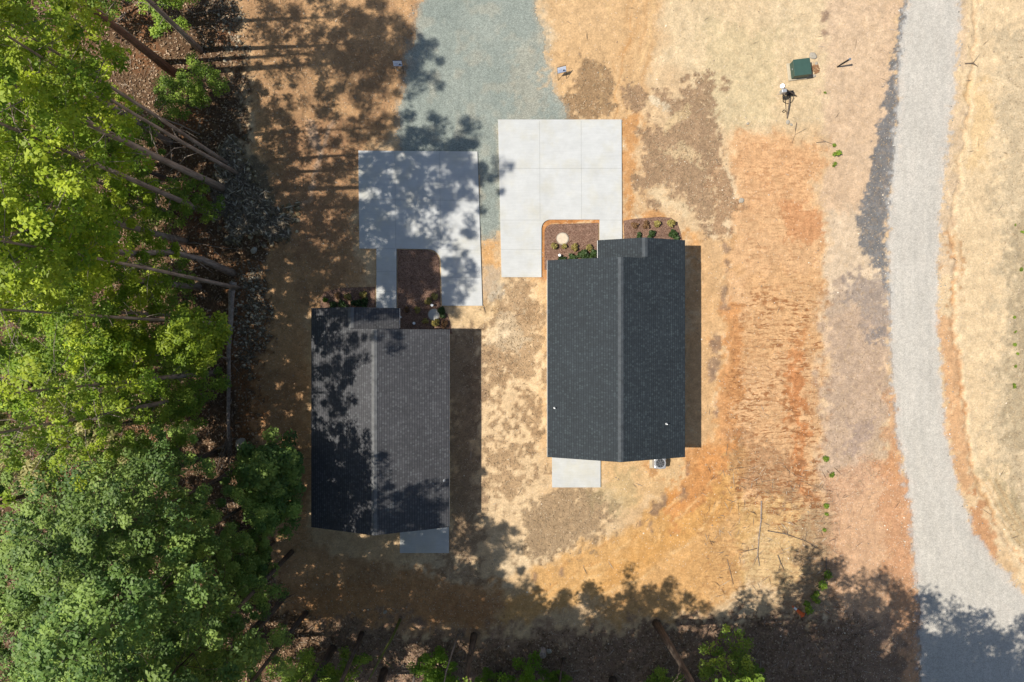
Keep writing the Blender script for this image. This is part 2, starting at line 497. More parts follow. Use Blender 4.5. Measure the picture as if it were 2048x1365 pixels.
# top middle, tan tracks running up the picture
blend(area([(1080, -60), (1320, -60), (1300, 140), (1255, 300), (1240, 240), (1130, 240)], 20, strength=0.8), A(224, 180, 126))
tr = fbm(GX + NS * 2, GY * 0.12, 3.0, 3, 71)
mt = area([(1180, -60), (1330, -60), (1310, 120), (1290, 420), (1235, 420), (1230, 160)], 20)
blend(mt * sstep(0.0, 0.8, tr) * 0.5, A(206, 158, 104))
blend(area([(1330, -60), (1780, -60), (1760, 140), (1650, 250), (1480, 260), (1330, 120)], 26, strength=0.7), A(232, 205, 160))
blend(area([(1400, 40), (1560, 60), (1560, 230), (1470, 260), (1400, 200)], 24, noise=22, strength=0.35), A(206, 188, 140))
# right shoulder of the lot, greyish pink sand
blend(area([(1650, -60), (1800, -60), (1780, 500), (1780, 820), (1700, 1000), (1640, 1000), (1650, 300)], 20, strength=0.75), PINK)
m = area([(1640, 420), (1780, 420), (1785, 640), (1700, 620), (1640, 640)], 22, noise=14, strength=0.5); blend(m, A(226, 204, 170))
m = area([(1660, 560), (1780, 560), (1790, 900), (1760, 1000), (1640, 960)], 22, noise=34, strength=0.55); blend(m, A(186, 160, 138)); setv(STRAW, m, 0.6)
# orange slope with rills
m = area([(1470, 260), (1640, 280), (1645, 1000), (1560, 1060), (1470, 1000), (1440, 620), (1470, 420)], 18, strength=0.9); blend(m, A(230, 180, 128))
m = area([(1475, 270), (1640, 290), (1630, 420), (1500, 410)], 20, noise=16, strength=0.5); blend(m, A(229, 174, 122))
m = area([(1560, 400), (1640, 410), (1640, 470), (1560, 470)], 14, noise=18, strength=0.55); blend(m, A(214, 142, 90))
m = area([(1575, 660), (1605, 660), (1612, 780), (1606, 930), (1625, 1010), (1590, 1010), (1572, 800)], 10, noise=16, strength=0.8); blend(m, A(212, 136, 80))
m = area([(1500, 540), (1640, 540), (1640, 700), (1480, 720)], 16, noise=14, strength=0.35); blend(m, A(230, 178, 120))
# yellow-orange track sweeping to the lower left
m = area([(1430, 880), (1500, 900), (1480, 1010), (1330, 1110), (1200, 1190), (1010, 1260), (980, 1180), (1110, 1120), (1250, 1060), (1350, 980)], 26, strength=0.85); blend(m, A(224, 170, 102))
m = area([(1290, 1080), (1430, 960), (1520, 1040), (1480, 1180), (1380, 1240), (1180, 1250), (1210, 1150)], 26, noise=14, strength=0.7); blend(m, A(222, 164, 94))
m = area([(1340, 985), (1395, 950), (1370, 1010), (1330, 1040)], 10, strength=0.8); blend(m, A(212, 140, 66))
m = area([(1440, 590), (1478, 600), (1486, 700), (1470, 860), (1440, 960), (1390, 1020), (1340, 1060), (1330, 1030), (1400, 940), (1432, 800)], 10, noise=6, strength=0.8); blend(m, A(218, 152, 92))
m = area([(1480, 1000), (1580, 980), (1640, 1010), (1640, 1180), (1500, 1180)], 26, noise=20, strength=0.5); blend(m, A(226, 184, 116))
m = area([(1570, 980), (1680, 990), (1680, 1230), (1560, 1230), (1600, 1100)], 22, noise=26, strength=0.55); blend(m, A(170, 140, 112)); setv(STRAW, m, 0.8)
m = area([(1440, 860), (1560, 890), (1610, 960), (1540, 1010), (1450, 960)], 20, noise=26, strength=0.5); blend(m, A(180, 134, 96)); setv(STRAW, m, 0.7)
# orange and pink bank along the road
m = area([(1650, 960), (1790, 900), (1812, 940), (1850, 1200), (1860, 1420), (1660, 1420), (1660, 1100)], 22, strength=0.8); blend(m, A(218, 170, 130)); setv(STONE, m, 0.9)
m = area([(1745, 930), (1800, 880), (1825, 1000), (1850, 1420), (1780, 1420), (1780, 1080)], 14, noise=10, strength=0.6); blend(m, A(212, 152, 106))
m = area([(1765, 780), (1800, 780), (1815, 940), (1780, 960)], 12, noise=8, strength=0.6); blend(m, A(220, 160, 108))
# around the right house
m = area([(1243, 230), (1290, 235), (1262, 420), (1330, 430), (1372, 470), (1400, 500), (1385, 540), (1370, 470), (1243, 460)], 12, noise=6, strength=0.85); blend(m, A(214, 154, 94))
m = area([(1370, 470), (1480, 470), (1450, 600), (1430, 900), (1370, 900)], 20, noise=12, strength=0.6); blend(m, A(222, 170, 112))
m = area([(1060, 555), (1100, 540), (1100, 915), (1075, 900), (1082, 700)], 9, noise=6, strength=0.7); blend(m, A(220, 168, 108))
m = area([(1075, 430), (1200, 436), (1200, 446), (1100, 450), (1096, 560), (1078, 560)], 5, strength=0.95, w1=0, wf=0.5); blend(m, A(210, 142, 82))
m = area([(1200, 918), (1400, 915), (1390, 960), (1330, 1000), (1250, 1010), (1200, 980)], 14, noise=10, strength=0.6); blend(m, A(230, 184, 124))
m = area([(1280, 935), (1320, 938), (1325, 965), (1295, 958)], 8, strength=0.6); blend(m, A(196, 136, 80))
m = area([(1370, 890), (1470, 880), (1430, 960), (1385, 990), (1340, 1000), (1372, 930)], 12, noise=8, strength=0.8); blend(m, A(220, 154, 92))
# dry grass patches, middle
def straw(pts, c=STR, noise=18, soft=9, st=0.85, w1=0.8, v=1.0):
    m = area(pts, soft, w1, 0.0, 1.2, noise, st); blend(m, c); setv(STRAW, m, v); HGT[:] += m * 0.02
straw([(1168, 104), (1196, 108), (1226, 150), (1222, 205), (1200, 240), (1120, 240), (1112, 200), (1150, 165)], A(172, 138, 100), 10)
straw([(1252, 178), (1275, 165), (1295, 215), (1290, 230), (1248, 215)], noise=6)
straw([(1305, 185), (1325, 175), (1360, 205), (1352, 230), (1318, 214)], noise=6)
straw([(1370, 160), (1420, 152), (1432, 190), (1436, 260), (1455, 300), (1455, 330), (1425, 350), (1425, 400), (1410, 460), (1375, 420), (1360, 385), (1310, 370), (1270, 385), (1280, 330), (1290, 260), (1300, 225), (1340, 250), (1365, 230), (1368, 200)], noise=14)
straw([(1425, 330), (1455, 335), (1462, 385), (1475, 410), (1455, 470), (1425, 465)], A(186, 146, 108), 10)
straw([(1440, 158), (1458, 160), (1455, 172), (1442, 170)], noise=3, soft=5)
straw([(1245, 158), (1256, 158), (1252, 172), (1245, 172)], noise=2, soft=4)
blend(area([(1300, 200), (1340, 205), (1330, 222), (1305, 216)], 5, strength=0.9), PALE)
blend(area([(1335, 290), (1385, 300), (1398, 330), (1350, 325), (1330, 312)], 7, noise=10, strength=0.85), A(232, 200, 152))
blend(area([(1310, 370), (1350, 385), (1370, 410), (1360, 425), (1320, 405), (1290, 380)], 6, noise=6, strength=0.9), A(236, 206, 160))
blend(area([(1350, 225), (1380, 215), (1372, 240), (1340, 262), (1330, 250)], 6, noise=6, strength=0.8), A(228, 196, 146))
straw([(1290, 395), (1320, 400), (1318, 425), (1300, 420)], noise=5)
# strip between the houses
blend(area([(958, 620), (1000, 560), (1090, 560), (1095, 920), (1060, 1180), (1000, 1200), (958, 950)], 20, strength=0.55), A(240, 208, 162))
for pts, n in [([(970, 610), (1040, 560), (1085, 570), (1050, 640), (1000, 650)], 22), ([(1020, 620), (1080, 600), (1090, 760), (1060, 820), (1000, 760)], 40),
               ([(960, 660), (1000, 680), (1030, 760), (1010, 860), (960, 850)], 40), ([(970, 880), (1040, 860), (1080, 900), (1060, 1000), (1000, 1020), (965, 950)], 34),
               ([(1030, 760), (1080, 780), (1090, 930), (1050, 900)], 30)]:
    straw(pts, A(188, 152, 112), n * 1.3, 14, 0.75, v=0.9)
straw([(1040, 1010), (1110, 960), (1190, 990), (1235, 1040), (1180, 1090), (1080, 1120), (1040, 1110)], A(180, 150, 114), 22, 13, 0.85, v=0.9)
blend(area([(1190, 960), (1260, 950), (1260, 1010), (1200, 1020)], 16, noise=20, strength=0.4), A(190, 172, 126))
blend(area([(990, 640), (1030, 620), (1040, 700), (990, 690)], 10, noise=12, strength=0.5), PALE)
# left lot around the left house and driveway
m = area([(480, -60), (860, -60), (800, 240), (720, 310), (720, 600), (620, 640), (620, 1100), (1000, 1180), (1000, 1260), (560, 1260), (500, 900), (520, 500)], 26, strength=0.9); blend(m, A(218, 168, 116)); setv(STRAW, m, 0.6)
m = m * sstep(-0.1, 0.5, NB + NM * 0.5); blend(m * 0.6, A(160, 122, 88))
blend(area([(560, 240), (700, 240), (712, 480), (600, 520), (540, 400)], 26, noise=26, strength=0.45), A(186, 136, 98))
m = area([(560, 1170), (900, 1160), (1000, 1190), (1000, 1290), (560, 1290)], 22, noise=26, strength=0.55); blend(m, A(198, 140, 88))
m = area([(895, 600), (990, 600), (960, 660), (900, 650)], 12, strength=0.6); blend(m, A(232, 194, 140))
m = area([(955, 460), (1000, 470), (1000, 560), (962, 600)], 10, strength=0.8); blend(m, A(228, 172, 108))
m = area([(960, 530), (1002, 556), (1000, 590), (965, 600)], 10, strength=0.6); blend(m, A(190, 180, 158))
straw([(898, 660), (960, 660), (960, 1160), (898, 1160)], A(168, 138, 108), 20, 14, 0.7)
# pale roots or old track on the left lot
for pts, w in [([(625, 260), (640, 310), (630, 360), (618, 400), (600, 410)], 5), ([(665, 250), (640, 310)], 4), ([(618, 240), (626, 290)], 4)]:
    m = stroke(pts, w, 4, 0.5, 0.8, 4, 0.7); blend(m, A(216, 180, 146)); HGT += m * 0.04
# forest floor
m = area([(-900, -400), (470, -60), (490, 150), (475, 300), (520, 400), (575, 460), (530, 520), (525, 700), (510, 900), (530, 1080), (560, 1230), (760, 1270), (1000, 1290), (1300, 1255), (1600, 1235), (1740, 1250), (1800, 1300), (1810, 1700), (-900, 1700)], 24, noise=18)
blend(m, LITTER); setv(STRAW, m, 1.0); FOREST = m.copy()
blend(m * sstep(0.0, 0.9, NM) * 0.6, A(104, 78, 60)); blend(m * sstep(0.2, 0.9, NB) * 0.5, A(176, 116, 74))
mb = area([(640, 1235), (900, 1270), (1300, 1250), (1800, 1240), (1830, 1700), (600, 1700)], 30, noise=40, strength=0.85); blend(mb, A(180, 146, 118)); blend(mb * sstep(-0.2, 0.6, NM) * 0.5, A(140, 108, 84)); FOREST = FOREST * (1 - 0.55 * mb)
m = area([(470, 520), (530, 520), (525, 700), (540, 860), (470, 900)], 12, noise=14, strength=0.5); blend(m, A(205, 138, 84))
m = area([(440, 300), (500, 300), (585, 420), (560, 470), (450, 470), (430, 380)], 12, noise=12, strength=0.8); blend(m, A(120, 112, 92))
# right of the road
m = area([(1900, -60), (2300, -60), (2300, 1300), (2048, 1180), (1940, 950), (1880, 600)], 14, strength=0.85); blend(m, A(236, 206, 160))
m = area([(1990, 60), (2300, 60), (2300, 1150), (2080, 1120), (1980, 900), (2000, 500)], 24, noise=26, strength=0.6); blend(m, A(212, 190, 152)); setv(STRAW, m, 0.5)
m = area([(2020, 440), (2300, 440), (2300, 900), (2010, 900)], 18, noise=20, strength=0.55); blend(m, A(184, 164, 128)); setv(STRAW, m, 0.7)
m = area([(1960, 930), (2010, 940), (2048, 1020), (2120, 1120), (2040, 1100), (1980, 1000)], 12, noise=14, strength=0.55); blend(m, A(186, 166, 124)); setv(STRAW, m, 0.7)
m = area([(1893, -60), (1935, -60), (1920, 300), (1905, 560), (1876, 560), (1890, 300)], 8, noise=6, strength=0.6); blend(m, A(218, 188, 152))
m = area([(1874, 620), (1912, 630), (1925, 820), (1950, 960), (1935, 1010), (1900, 900), (1880, 760)], 10, noise=8, strength=0.75); blend(m, A(222, 168, 118))
m = area([(1935, 990), (1975, 1040), (1995, 1080), (1985, 1120), (1955, 1085)], 9, noise=8, strength=0.85); blend(m, A(208, 150, 102))
m = area([(1895, 470), (1925, 480), (1925, 600), (1900, 600)], 8, noise=12, strength=0.6); blend(m, A(206, 150, 94))
m = area([(1930, 150), (1975, 150), (1985, 330), (1940, 330)], 16, noise=12, strength=0.4); blend(m, A(240, 196, 130))
# the washed-out ditch beside the road
ditch = [(1958, -40), (1948, 60), (1944, 140), (1932, 230), (1926, 300), (1915, 380), (1906, 450), (1905, 560), (1911, 640), (1915, 700), (1922, 780), (1934, 860), (1946, 920), (1962, 990), (1990, 1040), (2020, 1090), (2060, 1130)]
m = stroke(ditch, 3.0, 3, 0.5, 1.0, 2, 0.7); HGT -= m * 0.12; blend(m * (0.25 + 0.75 * sstep(-0.5, 0.6, NM + NB)) * (0.35 + 0.65 * sstep(560, 640, PY)), A(198, 132, 76))
m = stroke([(x + 9, y) for x, y in ditch], 4, 4, 0.3, 0.6, 2, 0.5); blend(m, A(244, 216, 170)); HGT += m * 0.04
# tracks in the lower right corner
for k in range(4):
    m = stroke([(1950 + 14 * k, 960), (1990 + 14 * k, 1030), (2060 + 14 * k, 1110)], 2.5, 2, 0.1, 0.3, 1, 0.5); blend(m, A(206, 164, 112)); HGT -= m * 0.03
# dark fine silt washed along the road's left edge
m = area([(1806, -60), (1822, -60), (1812, 60), (1800, 160), (1796, 280), (1788, 400), (1782, 440), (1770, 470), (1772, 520), (1785, 590), (1768, 580), (1740, 520), (1722, 490), (1716, 430), (1738, 370), (1752, 280), (1768, 180), (1796, 100)], 6, 0.35, 0, 0.8, 5, 0.95); blend(m, SILT); setv(STRAW, m, 0.3)
m = area([(1700, 560), (1765, 540), (1785, 600), (1775, 680), (1720, 640)], 10, noise=24, strength=0.55); blend(m, A(160, 146, 134))
m = area([(1745, 650), (1768, 650), (1765, 680), (1742, 678)], 5, noise=8, strength=0.6); blend(m, A(140, 132, 126))
m = area([(1690, 850), (1740, 850), (1730, 920), (1690, 920)], 10, noise=14, strength=0.4); blend(m, A(160, 140, 130))
# clods beside the right house
crng = np.random.RandomState(5)
for cx, cy, r in [(1452, 500, 8), (1455, 530, 6), (1452, 550, 6), (1448, 585, 7), (1450, 605, 9), (1436, 675, 8), (1430, 700, 9), (1428, 735, 11), (1424, 755, 8), (1432, 812, 7), (1430, 825, 6), (1375, 942, 6), (1328, 1000, 9), (1312, 1020, 8), (1365, 990, 9), (1300, 1055, 6), (1281, 1048, 5), (1070, 1158, 5), (1125, 1140, 6), (1650, 30, 8), (1652, 70, 9)]:
    m = stroke([(cx, cy - r * 0.6), (cx, cy + r * 0.6)], r * 0.8, 4, 0.3, 0.9, 7, 0.75); blend(m, A(150, 122, 100)); HGT += m * 0.05
# erosion rills: thin cracks running across the slope
rx = fbm(GX * 0.55 + NM * 0.10, GY * 2.6 + NM * 0.25, 1.0, 4, 81)
rill = 1 - sstep(0.0, 0.085, np.abs(rx))
zone = area([(1480, 600), (1640, 560), (1650, 1000), (1600, 1060), (1480, 1000), (1450, 800)], 20, noise=16)
zone2 = area([(1480, 280), (1640, 280), (1640, 600), (1490, 600)], 20, noise=20, strength=0.45)
zz = np.clip(zone + zone2, 0, 1) * (0.45 + 0.55 * sstep(-0.3, 0.5, NM))
blend(rill * zz * 0.4, A(186, 120, 70)); HGT -= rill * zz * 0.035
RILL = np.clip(zz * 1.1 + 0.4 * area([(1380, 930), (1700, 960), (1690, 1230), (1400, 1200)], 30, noise=24), 0, 1)
rx2 = fbm(GX * 1.5 + NM * 0.3, GY * 3.0, 1.0, 3, 91)
rill2 = (1 - sstep(0.0, 0.06, np.abs(rx2))) * area([(1400, 930), (1700, 960), (1690, 1200), (1420, 1180)], 30, noise=30)
blend(rill2 * 0.45, A(140, 110, 80)); HGT -= rill2 * 0.02
# faint tracks crossing the yellow area
trk = [([(1000, 1215), (1120, 1165), (1250, 1095), (1345, 1020), (1400, 950)], 0), ([(1010, 1232), (1140, 1180), (1270, 1108), (1362, 1034), (1424, 960)], 1), ([(1090, 1150), (1200, 1096), (1300, 1020), (1352, 960)], 0),
       ([(1150, 1215), (1290, 1150), (1400, 1070), (1450, 980)], 1), ([(1060, 1200), (1180, 1140), (1290, 1062), (1372, 985)], 1), ([(1180, 1230), (1320, 1168), (1430, 1090)], 0), ([(1240, 300), (1262, 200), (1300, 60), (1310, -40)], 1), ([(1195, 300), (1200, 200), (1215, 60), (1220, -40)], 1), ([(1222, 300), (1232, 180), (1262, 60), (1270, -40)], 0)]
for pts, kk in trk:
    m = stroke(pts, 2.4, 2.4, 0.35, 0.1, 1.2, 0.55) * sstep(-0.5, 0.5, NM + NF * 0.5)
    blend(m, A(244, 202, 142) if kk else A(196, 138, 78)); HGT -= m * 0.02
# gentle relief everywhere
flat = np.minimum.reduce([poly_sdf(PX, PY, q) for q in ([(600, 290), (980, 290), (980, 640), (960, 1120), (610, 1120)], [(985, 230), (1250, 230), (1400, 470), (1400, 985), (1090, 985)])])
rel = sstep(0, 60, flat)
HGT += (0.06 * NB + 0.035 * NM) * rel + 0.014 * NF + 0.05 * NM * FOREST * rel
HGT += stroke([(1400, 480), (1440, 640), (1450, 800), (1440, 930)], 20, 16, 1, 1, 8) * 0.08
far = sstep(26, 60, np.abs(GY)) + sstep(36, 80, np.abs(GX))
HGT *= 1 - np.clip(far, 0, 1)
grainy = (1 + 0.10 * NF + 0.07 * NM)[..., None]
COLR *= np.clip(grainy, 0.7, 1.3)
HSV = HGT.copy()

# gravel areas are sheets a little above the ground
DRIVE = [(850, -60), (1062, -60), (1082, 60), (1092, 120), (1108, 180), (1126, 215), (1132, 262), (1004, 262), (1006, 430), (992, 470), (955, 480), (955, 320), (800, 320), (792, 262), (805, 200), (812, 150), (830, 70)]
ROAD = [(1814, -80), (1812, 0), (1800, 150), (1790, 300), (1780, 430), (1781, 600), (1786, 750), (1796, 850), (1812, 950), (1827, 1080), (1836, 1160), (1846, 1420), (1850, 1700), (2700, 1800), (2300, 1400), (2048, 1192), (1990, 1130), (1952, 1075), (1918, 990), (1896, 900), (1884, 800), (1876, 700), (1873, 600), (1878, 450), (1890, 300), (1904, 200), (1917, 0), (1922, -80)]
sd_drive = poly_sdf(PX + WX1 * 0.5 + WXf * 0.9, PY + WY1 * 0.3 + WYf * 0.9, DRIVE)
sd_road = poly_sdf(PX + WX1 * 0.2 + WXf * 0.7 + 3 * NG, PY + WYf * 0.45, ROAD)
blend(0.5 * (1 - sstep(-2, 16, sd_drive + 8 * NF)), A(168, 166, 148))
blend(0.75 * (1 - sstep(-2, 9, sd_road + 7 * NF)), A(206, 200, 188))
HGT -= 0.03 * (1 - sstep(-6, 4, np.minimum(sd_drive, sd_road)))

def grid_mesh(name, mask_cells, hgt):
    nx, ny = GX.shape
    idx = np.arange(nx * ny).reshape(nx, ny)
    a = idx[:-1, :-1]; b = idx[1:, :-1]; c = idx[1:, 1:]; d = idx[:-1, 1:]
    q = np.stack([a, b, c, d], -1)[mask_cells]
    used = np.unique(q)
    remap = np.full(nx * ny, -1); remap[used] = np.arange(len(used))
    V = np.stack([GX, GY, hgt], -1).reshape(-1, 3)[used]
    me = arr_mesh(name, V, remap[q], 4)
    me.polygons.foreach_set('use_smooth', np.ones(len(me.polygons), bool))
    def fattr(nm, a):
        at = me.attributes.new(nm, 'FLOAT', 'POINT'); at.data.foreach_set('value', np.clip(a, 0, 1).reshape(-1)[used].astype(np.float32))
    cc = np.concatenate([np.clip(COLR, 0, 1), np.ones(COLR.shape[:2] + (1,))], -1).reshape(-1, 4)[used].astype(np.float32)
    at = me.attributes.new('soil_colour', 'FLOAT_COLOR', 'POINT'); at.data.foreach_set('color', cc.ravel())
    return me, fattr

allc = np.ones((GX.shape[0] - 1, GX.shape[1] - 1), bool)
me, fa = grid_mesh('ground', allc, HGT)
fa('straw', STRAW); fa('stones', STONE); fa('rill', RILL)
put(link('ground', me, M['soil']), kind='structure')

def gravel(name, sdf, mat, dust, kind='structure', crown=0.03):
    inside = (sdf[:-1, :-1] + sdf[1:, 1:] + sdf[1:, :-1] + sdf[:-1, 1:]) / 4 < 0
    h = HSV * 0.5 + 0.012 + crown * sstep(0, -40, sdf) + 0.006 * NF
    h = np.maximum(h, HGT + 0.006)
    me, fa = grid_mesh(name, inside, h)
    fa('dust', dust)
    put(link(name, me, mat), kind=kind)
sst = lambda m: np.clip(m, 0, 1)
dd = 0.30 * sstep(-14, 0, sd_drive) + 0.25 * area([(1020, 110), (1060, 80), (1080, 150), (1100, 230), (1040, 240)], 20, noise=20) + 0.18 * sstep(0.2, 0.9, NM)
m_sand = area([(1083, 145), (1095, 130), (1100, 175), (1086, 178)], 4); dd = dd + 0.8 * m_sand
gravel('gravel_driveway', sd_drive, M['drive_gravel'], dd, crown=0.02)
CEN = [(1868, -80), (1862, 0), (1852, 180), (1840, 300), (1829, 440), (1827, 600), (1832, 760), (1846, 880), (1868, 1000), (1900, 1090), (1960, 1180), (2050, 1260), (2200, 1380)]
lane = stroke([(x - 16, y) for x, y in CEN], 6, 6, 0.3, 0.3, 3, 0.55) + stroke([(x + 15, y) for x, y in CEN], 6, 6, 0.3, 0.3, 3, 0.55)
lane = lane * sstep(-0.9, 0.5, NM)
HSV = HSV - 0.03 * lane
gravel('gravel_road', sd_road, M['road_gravel'], 0.30 * lane + 0.55 * sstep(-16, 0, sd_road + 9 * NF) + 0.12 * sstep(0.2, 0.9, NM))

def ground_z(x, y):
    i = int(round((x - gx[len(ext)]) / 0.1)) + len(ext); j = int(round((y - gy[len(ext)]) / 0.1)) + len(ext)
    i = min(max(i, 0), len(gx) - 1); j = min(max(j, 0), len(gy) - 1)
    return float(HGT[i, j])

# ------------------------------------------------------------------ concrete slabs
def wp(pts): return [W(*p) for p in pts]
def arc(cx, cy, r, a0, a1, n=7):
    return [(cx + r * math.cos(R(a0 + (a1 - a0) * i / (n - 1))), cy + r * math.sin(R(a0 + (a1 - a0) * i / (n - 1)))) for i in range(n)]
def slab(name, pts, joints, z=0.10):
    b = MB(); p = wp(pts)
    b.prism(p, -0.15, z, 0.012)
    o = b.build(name, M['concrete'])
    put(o, kind='structure')
    if joints:
        j = MB()
        for (x1, y1, x2, y2) in joints:
            a = Vector(W(x1, y1)); c = Vector(W(x2, y2)); d = (c - a)
            j.box(((a.x + c.x) / 2, (a.y + c.y) / 2, z + 0.001), (d.length - 0.04, 0.022, 0.004), (0, 0, math.atan2(d.y, d.x)))
        j.build('joint', M['joint'], o)
    return o
slab('concrete_driveway', [(996, 240), (1243, 240), (1244, 500), (1199, 500), (1199, 440), (1103, 440)] + arc(1101, 458, 18, -90, -180) + [(1083, 555), (1003, 555)],
     [(1079, 242, 1080, 440), (1162, 242, 1163, 440), (998, 338, 1242, 338), (999, 441, 1083, 441), (1199, 441, 1243, 441), (1001, 500, 1083, 500)])
slab('concrete_driveway', [(717, 302), (955, 304), (965, 612), (884, 612), (882, 530)] + arc(856, 525, 26, 0, -90) + [(793, 498), (793, 630), (753, 630), (753, 498), (719, 498)],
     [(790, 304, 792, 498), (879, 304, 882, 500), (719, 400, 957, 402), (882, 500, 960, 501), (753, 498, 792, 498), (753, 544, 792, 544), (753, 584, 792, 584), (884, 555, 962, 556)])
slab('patio', [(1104, 880), (1201, 880), (1201, 975), (1104, 975)], [])
slab('patio', [(800, 1030), (898, 1030), (898, 1106), (800, 1106)], [])

# mulch beds
def bed(name, pts):
    b = MB(); p = wp(pts); b.prism(p, -0.1, 0.055, 0.03)
    put(b.build(name, M['mulch']), kind='structure')
bed('mulch_bed', [(1197, 446)] + arc(1104, 464, 15, -90, -180, 5) + [(1089, 540), (1206, 540), (1197, 500)])
bed('mulch_bed', [(1247, 442), (1268, 438), (1320, 434), (1342, 436), (1355, 446), (1361, 465), (1364, 480), (1364, 500), (1250, 500)])
bed('mulch_bed', [(795, 500), (855, 500)] + arc(856, 525, 23, -80, -5, 5) + [(881, 616), (896, 630), (905, 668), (795, 668)])
bed('mulch_bed', [(648, 584), (680, 576), (750, 574), (751, 630), (640, 630), (640, 600)])

# ------------------------------------------------------------------ the two houses
PITCH = 0.423; HE = 2.95; HW = 4.01
def slope_obj(name, pts, zf, mat, parent, ridge_x, side, sx):
    """a roof slope with its own shingle UV; pts in plan, local"""
    bm = bmesh.new()
    hi = [bm.verts.new((sx * x, y, zf(x))) for x, y in pts]
    lo = [bm.verts.new((sx * x, y, zf(x) - 0.13)) for x, y in pts]
    n = len(pts); fs = [bm.faces.new(hi), bm.faces.new(list(reversed(lo)))]
    for i in range(n): fs.append(bm.faces.new((lo[i], lo[(i + 1) % n], hi[(i + 1) % n], hi[i])))
    bmesh.ops.recalc_face_normals(bm, faces=fs)
    uvl = bm.loops.layers.uv.new('shingle')
    k = math.sqrt(1 + PITCH ** 2)
    for f in fs:
        for l in f.loops:
            l[uvl].uv = (l.vert.co.y + 13.7 * side, abs(l.vert.co.x - sx * ridge_x) * k)
    bmesh.ops.triangulate(bm, faces=fs)
    me = bpy.data.meshes.new(name); bm.to_mesh(me); bm.free()
    return link(name, me, mat, parent)

